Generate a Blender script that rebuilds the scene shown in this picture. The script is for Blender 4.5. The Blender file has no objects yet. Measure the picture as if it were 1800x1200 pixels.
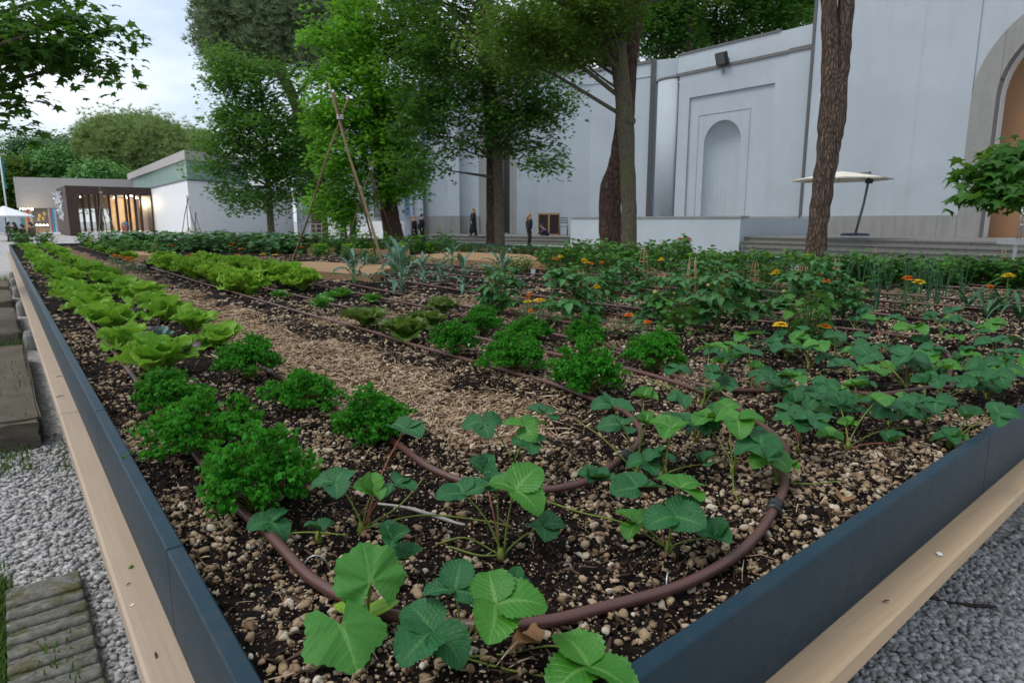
import bpy, bmesh, math, random
import numpy as np
from math import sin, cos, pi, radians
from mathutils import Vector, Matrix
random.seed(7)
rng = np.random.default_rng(11)
S = bpy.context.scene
COL = S.collection

# ------------------------------------------------------------------ camera
F = 1160.0; HZ = 388.0
PIT = math.atan((600-HZ)/F); YAW = math.atan(906/math.hypot(F, 600-HZ)); CZ = 1.35
cam = bpy.data.cameras.new("camera"); camo = bpy.data.objects.new("camera", cam); COL.objects.link(camo)
cam.sensor_width = 36; cam.sensor_fit = 'HORIZONTAL'; cam.lens = 36*F/1800
camo.location = (0, 0, CZ); camo.rotation_euler = (pi/2-PIT, 0, -YAW)
cam.clip_start = 0.02; cam.clip_end = 2000
cam.dof.use_dof = True; cam.dof.focus_distance = 1.75; cam.dof.aperture_fstop = 11.0
S.camera = camo

# ------------------------------------------------------------------ sky and sun (overcast)
SUN_AZ = radians(-65)      # the brighter part of the cloud: behind the left shoulder
SUN_EL = radians(58)
W = bpy.data.worlds.new("World"); S.world = W; W.use_nodes = True
nt = W.node_tree; nt.nodes.clear()
def wn(t, **k):
    n = nt.nodes.new(t)
    for a, b in k.items(): setattr(n, a, b)
    return n
wo = wn('ShaderNodeOutputWorld'); bg1 = wn('ShaderNodeBackground'); bg2 = wn('ShaderNodeBackground'); add = wn('ShaderNodeAddShader')
sky = wn('ShaderNodeTexSky'); sky.sky_type = 'NISHITA'; sky.sun_disc = False
sky.sun_elevation = SUN_EL; sky.sun_rotation = SUN_AZ; sky.air_density = 1.0; sky.dust_density = 3.0
bg1.inputs['Strength'].default_value = 0.05
nt.links.new(sky.outputs[0], bg1.inputs['Color'])
tc = wn('ShaderNodeTexCoord'); mp = wn('ShaderNodeMapping'); mp.inputs['Scale'].default_value = (1.0, 1.0, 2.6)
no = wn('ShaderNodeTexNoise'); no.inputs['Scale'].default_value = 3.0; no.inputs['Detail'].default_value = 6; no.inputs['Roughness'].default_value = .55
cr = wn('ShaderNodeValToRGB')
cr.color_ramp.elements[0].position = .36; cr.color_ramp.elements[0].color = (.42, .49, .56, 1)
cr.color_ramp.elements[1].position = .62; cr.color_ramp.elements[1].color = (.76, .775, .785, 1)
nt.links.new(tc.outputs['Generated'], mp.inputs[0]); nt.links.new(mp.outputs[0], no.inputs['Vector'])
nt.links.new(no.outputs['Fac'], cr.inputs[0]); nt.links.new(cr.outputs[0], bg2.inputs['Color'])
bg2.inputs['Strength'].default_value = 0.80
nt.links.new(bg1.outputs[0], add.inputs[0]); nt.links.new(bg2.outputs[0], add.inputs[1]); nt.links.new(add.outputs[0], wo.inputs['Surface'])
sd = bpy.data.lights.new("sun", 'SUN'); sd.energy = 1.0; sd.angle = radians(20); sd.color = (1, .965, .92)
so = bpy.data.objects.new("sun", sd); COL.objects.link(so)
# sun_rotation is measured from +Y clockwise seen from above
dvec = Vector((sin(SUN_AZ)*cos(SUN_EL), cos(SUN_AZ)*cos(SUN_EL), sin(SUN_EL)))
so.rotation_euler = (-dvec).to_track_quat('-Z', 'Y').to_euler()
S.view_settings.view_transform = 'Standard'; S.view_settings.look = 'None'; S.view_settings.exposure = 0.55; S.view_settings.gamma = 1
S.view_settings.use_curve_mapping = False
S.render.engine = 'CYCLES'; S.cycles.use_denoising = True
S.cycles.max_bounces = 6; S.cycles.transparent_max_bounces = 8

# ------------------------------------------------------------------ helpers
_fw = np.array((sin(YAW)*cos(PIT), cos(YAW)*cos(PIT), -sin(PIT))); _rt = np.array((cos(YAW), -sin(YAW), 0)); _up = np.array((sin(YAW)*sin(PIT), cos(YAW)*sin(PIT), cos(PIT)))
EYE = np.array((0, 0, CZ))
def ray(px, py): return _fw+_rt*((px-900)/F)-_up*((py-600)/F)
def atz(px, py, z):                   # a point of a level plane
    d = ray(px, py); return EYE+d*((z-CZ)/d[2])
def atx(px, py, x):
    d = ray(px, py); return EYE+d*(x/d[0])
def atd(px, py, D): return EYE+ray(px, py)*D
def gp(px, D, z=0.0):                 # ground point in a bearing at a depth
    p = atd(px, HZ, D); return np.array((p[0], p[1], z))

def link(o, parent=None):
    COL.objects.link(o)
    if parent is not None: o.parent = parent
    return o
def tag(o, label=None, cat=None, group=None, kind=None):
    if label: o['label'] = label
    if cat: o['category'] = cat
    if group: o['group'] = group
    if kind: o['kind'] = kind
    return o
def empty(name, loc, rz=0, label=None, cat=None, group=None):
    o = bpy.data.objects.new(name, None); o.empty_display_size = .1; COL.objects.link(o)
    o.location = tuple(float(v) for v in loc); o.rotation_euler = (0, 0, rz); return tag(o, label, cat, group)

class MB:
    """collects vertices and faces, then links them as ONE mesh object"""
    def __init__(s): s.V = []; s.F = {}; s.N = []; s.UV = []; s.n = 0
    def add(s, V, Fs, UV=None):
        V = np.asarray(V, float).reshape(-1, 3)
        if isinstance(Fs, np.ndarray): s.F.setdefault(Fs.shape[1], []).append(Fs+s.n)
        else:
            for f in Fs: s.F.setdefault(len(f), []).append(np.array([f])+s.n)
        s.V.append(V); s.UV.append(np.zeros((len(V), 2)) if UV is None else np.asarray(UV, float)); s.n += len(V); return s
    def merge(s, o, M=None):
        V = np.concatenate(o.V)
        if M is not None: V = V@np.array(M)[:3, :3].T+np.array(M)[:3, 3]
        for k, L in o.F.items(): s.F.setdefault(k, []).append(np.concatenate(L)+s.n)
        s.V.append(V); s.UV.append(np.concatenate(o.UV)); s.n += len(V)
    def mesh(s, name, mat, smooth=True):
        me = bpy.data.meshes.new(name); V = np.concatenate(s.V); UV = np.concatenate(s.UV)
        me.vertices.add(len(V)); me.vertices.foreach_set('co', V.astype(np.float32).ravel())
        idx = []; tot = []
        for k, L in s.F.items():
            A = np.concatenate(L); idx.append(A.ravel()); tot.append(np.full(len(A), k))
        idx = np.concatenate(idx).astype(np.int32); tot = np.concatenate(tot).astype(np.int32)
        me.loops.add(len(idx)); me.loops.foreach_set('vertex_index', idx)
        me.polygons.add(len(tot)); st = np.concatenate(([0], np.cumsum(tot)[:-1])).astype(np.int32)
        me.polygons.foreach_set('loop_start', st); me.polygons.foreach_set('loop_total', tot)
        me.polygons.foreach_set('use_smooth', np.full(len(tot), bool(smooth)))
        me.update(calc_edges=True)
        u = me.uv_layers.new(name='UVMap'); u.data.foreach_set('uv', UV[idx].astype(np.float32).ravel())
        me.materials.append(mat); return me
    def build(s, name, mat, parent=None, smooth=True):
        return link(bpy.data.objects.new(name, s.mesh(name, mat, smooth)), parent)
    # --- shapes
    def box(s, x0, x1, y0, y1, z0, z1, M=None, bev=0):
        if bev:
            b = bev; V = []; 
            for (z, i) in ((z0, b), (z0+b, 0), (z1-b, 0), (z1, b)):
                V += [(x0+i, y0+i, z), (x1-i, y0+i, z), (x1-i, y1-i, z), (x0+i, y1-i, z)]
            Fs = [(3, 2, 1, 0), (12, 13, 14, 15)]
            for r in range(3):
                for k in range(4): Fs.append((r*4+k, r*4+(k+1) % 4, r*4+4+(k+1) % 4, r*4+4+k))
        else:
            V = [(x0, y0, z0), (x1, y0, z0), (x1, y1, z0), (x0, y1, z0), (x0, y0, z1), (x1, y0, z1), (x1, y1, z1), (x0, y1, z1)]
            Fs = [(3, 2, 1, 0), (4, 5, 6, 7), (0, 1, 5, 4), (1, 2, 6, 5), (2, 3, 7, 6), (3, 0, 4, 7)]
        V = np.array(V, float)
        if M is not None: V = V@np.array(M)[:3, :3].T+np.array(M)[:3, 3]
        return s.add(V, Fs)
    def prism(s, pts, z0, z1):            # plan polygon extruded upwards
        n = len(pts); V = [(p[0], p[1], z0) for p in pts]+[(p[0], p[1], z1) for p in pts]
        a = sum(pts[i][0]*pts[(i+1) % n][1]-pts[(i+1) % n][0]*pts[i][1] for i in range(n))
        b, t = tuple(range(n)), tuple(range(n, 2*n))
        Fs = [b[::-1], t]+[(i, (i+1) % n, n+(i+1) % n, n+i) for i in range(n)]
        if a < 0: Fs = [f[::-1] for f in Fs]
        return s.add(V, Fs)
    def tube(s, P, R, n=8, cap=True, rough=0.0, seed=0):
        P = np.asarray(P, float); m = len(P); R = np.broadcast_to(np.asarray(R, float), (m,))
        T = np.gradient(P, axis=0); T /= np.linalg.norm(T, axis=1)[:, None]+1e-9
        ref = np.array((0, 0, 1.)) if abs(T[0][2]) < .9 else np.array((1., 0, 0))
        U = np.cross(T[0], ref); U /= np.linalg.norm(U); Vs = []; a = np.arange(n)*2*pi/n
        r2 = np.random.default_rng(seed+5); L = np.concatenate(([0], np.cumsum(np.linalg.norm(np.diff(P, axis=0), axis=1)))); uv = []
        for i in range(m):
            U = U-T[i]*np.dot(U, T[i]); U /= np.linalg.norm(U)+1e-9; B = np.cross(T[i], U)
            k = 1+(r2.uniform(-rough, rough, n) if rough else 0)
            Vs.append(P[i]+(np.cos(a)*R[i]*k)[:, None]*U+(np.sin(a)*R[i]*k)[:, None]*B); uv += [(j/n, L[i]) for j in range(n)]
        i = np.arange(m-1)[:, None]*n; j = np.arange(n)[None]; j2 = (j+1) % n
        Fq = np.stack((i+j, i+j2, i+n+j2, i+n+j), -1).reshape(-1, 4)
        k0 = s.n; s.add(np.concatenate(Vs), Fq, uv)
        if cap:
            s.F.setdefault(n, []).append(np.array([list(range(n))[::-1], list(range((m-1)*n, m*n))])+k0)
        return s
    def bar(s, a, b, r, n=6): return s.tube([a, b], [r, r], n)
    def lathe(s, prof, n=16, c=(0, 0, 0), sx=1, sy=1):
        a = np.arange(n)*2*pi/n; V = []
        for r, z in prof: V.append(np.stack((c[0]+r*sx*np.cos(a), c[1]+r*sy*np.sin(a), np.full(n, c[2]+z)), -1))
        m = len(prof); i = np.arange(m-1)[:, None]*n; j = np.arange(n)[None]; j2 = (j+1) % n
        Fq = np.stack((i+j, i+j2, i+n+j2, i+n+j), -1).reshape(-1, 4); k0 = s.n; s.add(np.concatenate(V), Fq)
        s.F.setdefault(n, []).append(np.array([list(range(n))[::-1], list(range((m-1)*n, m*n))])+k0); return s
    def wall(s, pts, z0, z1, th):         # wall of thickness th on the far side of a plan polyline
        pts = np.asarray(pts, float)[:, :2]; T = np.gradient(pts, axis=0); T /= np.linalg.norm(T, axis=1)[:, None]
        Nn = np.stack((T[:, 1], -T[:, 0]), -1)
        away = np.sign((Nn*pts).sum(1))[:, None]; q = pts+Nn*away*th
        for i in range(len(pts)-1): s.prism([pts[i], pts[i+1], q[i+1], q[i]], z0, z1)
        return s
def curve(pts, n=8):
    """Catmull-Rom through points"""
    P = [np.asarray(p, float) for p in pts]; P = [2*P[0]-P[1]]+P+[2*P[-1]-P[-2]]; out = []
    for i in range(1, len(P)-2):
        for t in np.arange(n)/n:
            a, b, c, d = P[i-1], P[i], P[i+1], P[i+2]
            out.append(.5*((2*b)+(c-a)*t+(2*a-5*b+4*c-d)*t*t+(3*b-a-3*c+d)*t**3))
    return np.array(out+[P[-2]])
def rz(a): c, s = cos(a), sin(a); return np.array(((c, -s, 0), (s, c, 0), (0, 0, 1)))
def rx(a): c, s = cos(a), sin(a); return np.array(((1, 0, 0), (0, c, -s), (0, s, c)))
def ry(a): c, s = cos(a), sin(a); return np.array(((c, 0, s), (0, 1, 0), (-s, 0, c)))
def copy_tree(o, loc, rot, label, sc=1.0, parent=None, group=None, scz=None):
    c = o.copy(); COL.objects.link(c)
    if parent is not None: c.parent = parent
    else:
        c.location = tuple(float(v) for v in loc); c.rotation_euler = (0, 0, rot); c.scale = (sc, sc, sc if scz is None else scz)
        if label: c['label'] = label
        if group: c['group'] = group
    for ch in list(o.children): copy_tree(ch, None, None, None, 1, c)
    return c
ORD = "first second third fourth fifth sixth seventh eighth ninth tenth eleventh twelfth thirteenth fourteenth fifteenth sixteenth seventeenth eighteenth nineteenth twentieth".split()
ORD += ["twenty-"+w for w in ORD[:9]]+["thirtieth"]+["thirty-"+w for w in ORD[:9]]

# ------------------------------------------------------------------ materials
class N:
    def __init__(s, name):
        s.m = bpy.data.materials.new(name); s.m.use_nodes = True; s.t = s.m.node_tree; s.t.nodes.clear()
        s.out = s.n('ShaderNodeOutputMaterial')
    def n(s, t, inp=None, **k):
        x = s.t.nodes.new(t)
        for a, b in k.items(): setattr(x, a, b)
        for a, b in (inp or {}).items(): s.set(x, a, b)
        return x
    def set(s, x, a, b):
        if isinstance(b, bpy.types.NodeSocket): s.t.links.new(b, x.inputs[a])
        else: x.inputs[a].default_value = b
    def noise(s, vec, scale, detail=4, rough=.6, dist=0):
        return s.n('ShaderNodeTexNoise', {'Vector': vec, 'Scale': scale, 'Detail': detail, 'Roughness': rough, 'Distortion': dist}).outputs['Fac']
    def ramp(s, f, stops):
        r = s.n('ShaderNodeValToRGB', {0: f}); e = r.color_ramp.elements
        while len(e) < len(stops): e.new(.5)
        for i, (p, c) in enumerate(stops):
            e[i].position = p; e[i].color = (*c, 1) if len(c) == 3 else c
        return r.outputs[0]
    def mix(s, f, a, b, mode='MIX'):
        x = s.n('ShaderNodeMix', data_type='RGBA', blend_type=mode); s.set(x, 0, f)
        for i, v in ((6, a), (7, b)): s.set(x, i, v if isinstance(v, bpy.types.NodeSocket) else (*v, 1) if len(v) == 3 else v)
        return x.outputs[2]
    def math(s, op, a, b=0.0, c=0.0):
        x = s.n('ShaderNodeMath', operation=op); s.set(x, 0, a); s.set(x, 1, b); s.set(x, 2, c); return x.outputs[0]
    def coord(s, which='Object', scale=(1, 1, 1), rot=(0, 0, 0)):
        t = s.n('ShaderNodeTexCoord'); m = s.n('ShaderNodeMapping', {'Vector': t.outputs[which], 'Scale': scale, 'Rotation': rot}); return m.outputs[0]
    def pos(s, scale=(1, 1, 1), rot=(0, 0, 0)):
        t = s.n('ShaderNodeNewGeometry'); m = s.n('ShaderNodeMapping', {'Vector': t.outputs['Position'], 'Scale': scale, 'Rotation': rot}); return m.outputs[0]
    def bump(s, h, strength=.3, dist=.01):
        return s.n('ShaderNodeBump', {'Height': h, 'Strength': strength, 'Distance': dist}).outputs[0]
    def bsdf(s, col, rough=.6, normal=None, spec=.4, metal=0.0):
        b = s.n('ShaderNodeBsdfPrincipled', {'Base Color': col if isinstance(col, bpy.types.NodeSocket) else (*col, 1), 'Roughness': rough, 'Specular IOR Level': spec, 'Metallic': metal})
        if normal is not None: s.set(b, 'Normal', normal)
        return b.outputs[0]
    def done(s, sh): s.t.links.new(sh, s.out.inputs['Surface']); return s.m

def plain(name, c, rough=.6, var=.12, scale=6, spec=.4, metal=0.0, bump=.0):
    a = N(name); f = a.noise(a.coord(), scale, 5)
    col = a.mix(f, tuple(v*(1-var) for v in c), tuple(min(1, v*(1+var)) for v in c))
    return a.done(a.bsdf(col, rough, a.bump(a.noise(a.coord(), scale*8, 3), bump, .01) if bump else None, spec, metal))
def leafmat(name, c0, c1, veins=0.0, rough=.5, trans=.22, mid=None, spec=.2, tip=None, nscale=30, bumpy=0.0):
    """foliage: every leaf (mesh island) has its own tone between c0 and c1; veins follow the leaf's own UV"""
    a = N(name); g = a.n('ShaderNodeNewGeometry'); oi = a.n('ShaderNodeObjectInfo')
    f = a.math('MULTIPLY_ADD', g.outputs['Random Per Island'], .75, a.math('MULTIPLY', oi.outputs['Random'], .25))
    col = a.mix(f, c0, c1)
    if nscale: col = a.mix(a.math('MULTIPLY', a.noise(a.pos(), nscale, 3), .4), col, tuple(v*.6 for v in c0))
    nrm = None
    if veins or mid or tip:
        uv = a.n('ShaderNodeTexCoord').outputs['UV']; sp = a.n('ShaderNodeSeparateXYZ', {0: uv})
        av = a.math('ABSOLUTE', sp.outputs[0]); u = sp.outputs[1]
        if tip:
            col = a.mix(a.math('MULTIPLY', a.math('POWER', u, 3.0), .9), col, tip)
        if veins:
            w = a.math('SINE', a.math('MULTIPLY', a.math('SUBTRACT', u, a.math('MULTIPLY', av, .33)), 2*pi*8))
            v = a.math('POWER', a.math('MULTIPLY_ADD', w, .5, .5), 5.0)
            col = a.mix(a.math('MULTIPLY', v, .15*veins), col, tuple(min(1, x*2.2+.01) for x in c1))
            nrm = a.bump(a.math('ADD', a.math('MULTIPLY', v, -.6), a.math('MULTIPLY', a.noise(uv, 9, 3), 1.6)), .6*veins, .004)
        if mid:
            mw = a.math('LESS_THAN', av, a.math('MULTIPLY_ADD', a.math('SUBTRACT', 1.0, u), .10, .015))
            col = a.mix(a.math('MULTIPLY', mw, .65), col, mid)
    if bumpy: nrm = a.bump(a.noise(a.coord(), 75, 3), bumpy, .012)
    b = a.bsdf(col, rough, nrm, spec)
    tl = a.n('ShaderNodeBsdfTranslucent', {'Color': a.mix(.4, col, (.25, .45, .04))}).outputs[0]
    ms = a.n('ShaderNodeMixShader', {0: trans, 1: b, 2: tl}).outputs[0]
    return a.done(ms)
def islandmat(name, cols, rough=.8, bump=.3, bscale=150, spec=.25):
    a = N(name); g = a.n('ShaderNodeNewGeometry'); k = len(cols)
    col = a.ramp(g.outputs['Random Per Island'], [(i/(k-1), c) for i, c in enumerate(cols)])
    col = a.mix(a.math('MULTIPLY', a.noise(a.pos(), bscale*.5, 3), .45), col, tuple(v*.45 for v in cols[0]))
    return a.done(a.bsdf(col, rough, a.bump(a.noise(a.pos(), bscale, 3), bump, .004), spec))
M = {}
# soil with pale wood chip under the straw of the paths
def soilmat():
    a = N('soil'); p = a.pos(); n1 = a.noise(p, 45, 8, .75); n2 = a.noise(p, 2.2, 3)
    soil = a.ramp(n1, [(.3, (.006, .004, .003)), (.55, (.013, .008, .006)), (.72, (.035, .022, .014)), (.82, (.12, .08, .052))])
    return a.done(a.bsdf(soil, .9, a.bump(a.math('ADD', n1, a.noise(p, 140, 4, .7)), 1.0, .02), .15))
M['soil'] = soilmat()
def pathmat():
    a = N('straw_ground'); p = a.pos((1, 1, 1)); n1 = a.noise(a.pos((60, 18, 60)), 1.0, 6, .8, 1.5)
    c = a.ramp(n1, [(.3, (.03, .018, .011)), (.5, (.15, .09, .05)), (.68, (.36, .25, .15))])
    return a.done(a.bsdf(c, .9, a.bump(n1, 1.0, .02), .15))
M['path'] = pathmat()
def gravelmat():
    a = N('gravel'); p = a.pos(); v = a.n('ShaderNodeTexVoronoi', {'Vector': p, 'Scale': 42.0}); 
    c = a.ramp(a.n('ShaderNodeSeparateXYZ', {0: v.outputs['Color']}).outputs[0], [(0, (.26, .25, .24)), (.5, (.42, .415, .41)), (1, (.58, .575, .56))])
    c = a.mix(a.math('MULTIPLY', a.math('GREATER_THAN', v.outputs['Distance'], .55), .6), c, (.14, .13, .12))
    c = a.mix(a.ramp(a.noise(p, 1.1, 5), [(.55, (0, 0, 0)), (.75, (.6, .6, .6))]), c, (.12, .095, .07))
    return a.done(a.bsdf(c, .85, a.bump(v.outputs['Distance'], -1.0, .02), .2))
M['gravel'] = gravelmat()
M['pebble'] = islandmat('lava_pebble', [(.15, .09, .05), (.32, .235, .14), (.22, .14, .08), (.44, .345, .22), (.30, .205, .12), (.54, .46, .34), (.19, .12, .07), (.38, .285, .175), (.64, .59, .49)], .85, .5, 220)
M['clod'] = islandmat('soil_clod', [(.003, .0022, .002), (.010, .0065, .005), (.020, .013, .009), (.006, .004, .0035)], .95, .6, 260, .1)
M['stone'] = islandmat('gravel_stone', [(.20, .195, .195), (.46, .46, .46), (.34, .34, .35), (.64, .635, .62), (.28, .25, .22), (.39, .40, .415), (.52, .515, .50), (.30, .30, .31)], .7, .2, 160, .3)
M['barkbit'] = islandmat('bark_bits', [(.02, .012, .008), (.07, .042, .026), (.035, .022, .014), (.14, .09, .055)], .9, .3, 120, .15)
M['deadleaf'] = leafmat('dry_brown_leaf', (.20, .10, .045), (.30, .17, .08), .5, .7, .1, (.36, .24, .12))
M['straw'] = islandmat('straw', [(.16, .095, .055), (.48, .36, .22), (.30, .20, .12), (.62, .51, .36), (.22, .13, .075), (.42, .30, .18)], .8, .1, 90)
def woodmat(name, c0, c1, ax, knots=True):
    a = N(name); sc = [22, 22, 22]; sc[ax] = .9; p = a.pos(tuple(sc)); n1 = a.noise(p, 1.0, 5, .6, .6); sc2 = [130, 130, 130]; sc2[ax] = 3
    n2 = a.noise(a.pos(tuple(sc2)), 1, 3); c = a.mix(n1, c0, c1); c = a.mix(a.math('MULTIPLY', n2, .38), c, tuple(v*.5 for v in c0))
    if knots:
        v = a.n('ShaderNodeTexVoronoi', {'Vector': a.pos((6, 6, 6)), 'Scale': 1.0}).outputs['Distance']
        c = a.mix(a.ramp(v, [(.04, (.7, .7, .7)), (.11, (0, 0, 0))]), c, (.12, .06, .03))
        st = a.noise(a.pos((3, 3, 3)), 1, 6, .7); c = a.mix(a.ramp(st, [(.5, (0, 0, 0)), (.8, (.55, .55, .55))]), c, (.30, .25, .20))
    return a.done(a.bsdf(c, .65, a.bump(n2, .15, .003), .3))
M['ledgeY'] = woodmat('pale_timber', (.35, .265, .19), (.46, .37, .275), 1)
M['ledgeX'] = woodmat('pale_timber', (.42, .295, .175), (.55, .41, .265), 0)
M['plywood'] = woodmat('planter_board', (.27, .165, .08), (.36, .23, .12), 0, False)
def metalmat():
    a = N('slate_blue_steel'); n1 = a.noise(a.pos(), 3, 5); n2 = a.noise(a.pos((1, 1, 1)), 60, 4)
    c = a.mix(n1, (.006, .023, .037), (.010, .034, .053)); sc = a.ramp(a.noise(a.pos((30, 30, 4)), 1, 6, .8), [(.66, (0, 0, 0)), (.78, (1, 1, 1))])
    c = a.mix(a.math('MULTIPLY', sc, .3), c, (.25, .28, .30)); c = a.mix(a.ramp(a.noise(a.pos(), 7, 7, .75), [(.52, (0, 0, 0)), (.75, (.22, .22, .22))]), c, (.10, .085, .07))
    return a.done(a.bsdf(c, a.math('MULTIPLY_ADD', n2, .2, .38), a.bump(n2, .08, .002), .22))
M['steel'] = metalmat()
M['hose'] = plain('brown_drip_hose', (.085, .036, .028), .42, .2, 30, .5, bump=.08)
M['blackplastic'] = plain('black_plastic', (.012, .013, .016), .4, .2, 20, .5)
M['wire'] = plain('galvanised_wire', (.35, .36, .38), .35, .1, 10, .5, 1.0)
M['strawb_d'] = leafmat('strawberry_leaf_dark', (.010, .082, .026), (.024, .135, .038), .8, .4, .15, (.06, .19, .05), .3)
M['strawb_b'] = leafmat('strawberry_leaf_bright', (.026, .15, .012), (.065, .25, .02), .55, .36, .25, (.14, .3, .07), .4)
M['stalk'] = leafmat('leaf_stalk', (.13, .17, .025), (.19, .25, .05), 0, .5, .1)
M['stalk_r'] = leafmat('red_stalk', (.20, .06, .035), (.26, .11, .05), 0, .5, .05)
M['zuc'] = leafmat('squash_leaf', (.045, .17, .03), (.06, .22, .035), .35, .5, .2, (.12, .28, .07))
M['parsley'] = leafmat('parsley_leaf', (.012, .13, .006), (.045, .31, .014), 0, .5, .32, nscale=18)
M['romaine'] = leafmat('romaine_leaf', (.09, .27, .015), (.27, .50, .05), .5, .45, .35, (.38, .52, .2), .3, nscale=14, bumpy=.55)
M['frilly'] = leafmat('frilly_lettuce_leaf', (.16, .36, .02), (.32, .54, .05), .2, .45, .35, (.4, .56, .2), .3, nscale=12, bumpy=.5)
M['butter'] = leafmat('butterhead_leaf', (.04, .19, .018), (.08, .27, .035), .35, .42, .25, (.2, .38, .1), .4, nscale=25)
M['redtip'] = leafmat('red_edged_lettuce_leaf', (.075, .18, .02), (.12, .25, .03), .4, .45, .25, (.3, .38, .14), .35, (.09, .075, .035), 25)
M['purple'] = leafmat('purple_lettuce_leaf', (.028, .013, .02), (.075, .045, .06), .4, .4, .1, (.12, .1, .07), .5, nscale=25)
M['bluecab'] = leafmat('blue_cabbage_leaf', (.07, .16, .14), (.12, .24, .21), .4, .5, .15, (.25, .35, .28))
M['kale'] = leafmat('kale_leaf', (.06, .15, .105), (.13, .25, .19), .3, .55, .12, (.3, .42, .3), .3, bumpy=.8)
M['kalestem'] = leafmat('kale_stem', (.16, .30, .15), (.2, .36, .2), 0, .5, .1)
M['tomato'] = leafmat('tomato_leaf', (.018, .10, .022), (.055, .21, .045), .4, .5, .15, (.08, .17, .05), .35)
M['tomstem'] = leafmat('tomato_stem', (.05, .11, .02), (.09, .16, .04), 0, .5, .05)
M['tomfruit'] = leafmat('tomato_fruit', (.16, .26, .04), (.30, .22, .04), 0, .3, .05, spec=.5, nscale=0)
M['marileaf'] = leafmat('marigold_leaf', (.012, .06, .014), (.03, .11, .022), 0, .5, .15)
M['mari_y'] = leafmat('yellow_petal', (.75, .47, .008), (.85, .60, .02), 0, .5, .2, nscale=0)
M['mari_o'] = leafmat('orange_petal', (.70, .13, .006), (.80, .24, .01), 0, .5, .2, nscale=0)
M['onion'] = leafmat('onion_blade', (.03, .10, .045), (.06, .15, .075), 0, .4, .1)
M['bean'] = leafmat('bean_leaf', (.024, .115, .015), (.07, .205, .025), .5, .5, .22, (.1, .2, .05))
M['squash'] = leafmat('squash_leaf_dark', (.025, .11, .03), (.08, .19, .065), .5, .5, .15, (.1, .18, .07))
M['fern'] = leafmat('feathery_leaf', (.018, .11, .012), (.045, .18, .02), 0, .5, .2)
M['bamboo'] = plain('bamboo', (.27, .20, .115), .55, .25, 14, .3)
M['stake'] = plain('split_bamboo_stake', (.30, .18, .09), .6, .25, 20, .3)
# ------------------------------------------------------------------ ground
SOIL = .70
def vnoise(x, y, s, seed=0):
    """cheap smooth value noise"""
    x = np.asarray(x)*s; y = np.asarray(y)*s; xi = np.floor(x); yi = np.floor(y); fx = x-xi; fy = y-yi
    fx = fx*fx*(3-2*fx); fy = fy*fy*(3-2*fy)
    def h(a, b):
        v = np.sin(a*127.1+b*311.7+seed*74.7)*43758.5453; return v-np.floor(v)
    return (h(xi, yi)*(1-fx)+h(xi+1, yi)*fx)*(1-fy)+(h(xi, yi+1)*(1-fx)+h(xi+1, yi+1)*fx)*fy
def pathmask(x, y):
    x = np.asarray(x, float); y = np.asarray(y, float)
    w = (vnoise(x, y, 5, 1)-.5)*.22
    a = np.clip((.30-np.abs(x-(1.22+.06*np.clip((2.5-y)/1.5, -1, 1)))+w)*8, 0, 1)*np.clip((y-1.45-w)*6, 0, 1)
    a2 = np.clip((.30-np.abs(x-3.1)+w)*8, 0, 1)*np.clip((y-2.6)*5, 0, 1)*np.clip((4.9-y)*3, 0, 1)
    a3 = np.clip((.35-np.abs(x-6.6)+w)*8, 0, 1)*np.clip((y-2.4)*5, 0, 1)*np.clip((6.5-y)*3, 0, 1)
    a4 = np.clip((.33-np.abs(x-1.9)+w)*8, 0, 1)*np.clip((y-3.75)*6, 0, 1)*np.clip((4.55-y)*6, 0, 1)
    return np.maximum.reduce([a, a2, a3, a4*.8])
def hs(x, y):
    return SOIL+(vnoise(x, y, 3, 2)-.5)*.035+(vnoise(x, y, 11, 3)-.5)*.018-.028*pathmask(x, y)
def soil_sheet(name, xs, ys, mat, label=None):
    X, Y = np.meshgrid(xs, ys); Z = hs(X, Y)+(vnoise(X, Y, 40, 5)-.5)*.010+(vnoise(X, Y, 90, 6)-.5)*.007
    nx, ny = len(xs), len(ys); i = np.arange(ny-1)[:, None]*nx; j = np.arange(nx-1)[None]
    Fq = np.stack((i+j, i+j+1, i+nx+j+1, i+nx+j), -1).reshape(-1, 4)
    return X, Y, Z, Fq
def build_soil():
    xs = np.concatenate((np.arange(.19, 3.2, .022), np.arange(3.2, 10.3, .09)))
    ys = np.concatenate((np.arange(.50, 4.2, .022), np.arange(4.2, 21.6, .12)))
    X, Y, Z, Fq = soil_sheet('soil', xs, ys, None)
    # keep the sheet inside the front rail, which runs a little askew
    fr = .545+.051*(X-.6); Y = np.where(Y < fr, fr, Y)
    cen = np.stack((X.ravel()[Fq].mean(1), Y.ravel()[Fq].mean(1)), -1)
    pm = pathmask(cen[:, 0], cen[:, 1]) > .55
    V = np.stack((X.ravel(), Y.ravel(), Z.ravel()), -1)
    me = MB().add(V, Fq).mesh('garden_soil', M['soil']); me.materials.append(M['path'])
    me.polygons.foreach_set('material_index', pm.astype(np.int32))
    o = link(bpy.data.objects.new('garden_soil', me)); tag(o, kind='structure')
build_soil()
g = MB(); g.add([(-600, -300, 0), (800, -300, 0), (800, 900, 0), (-600, 900, 0)], [(0, 1, 2, 3)])
tag(g.build('gravel_ground', M['gravel'], None, False), kind='structure')

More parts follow.
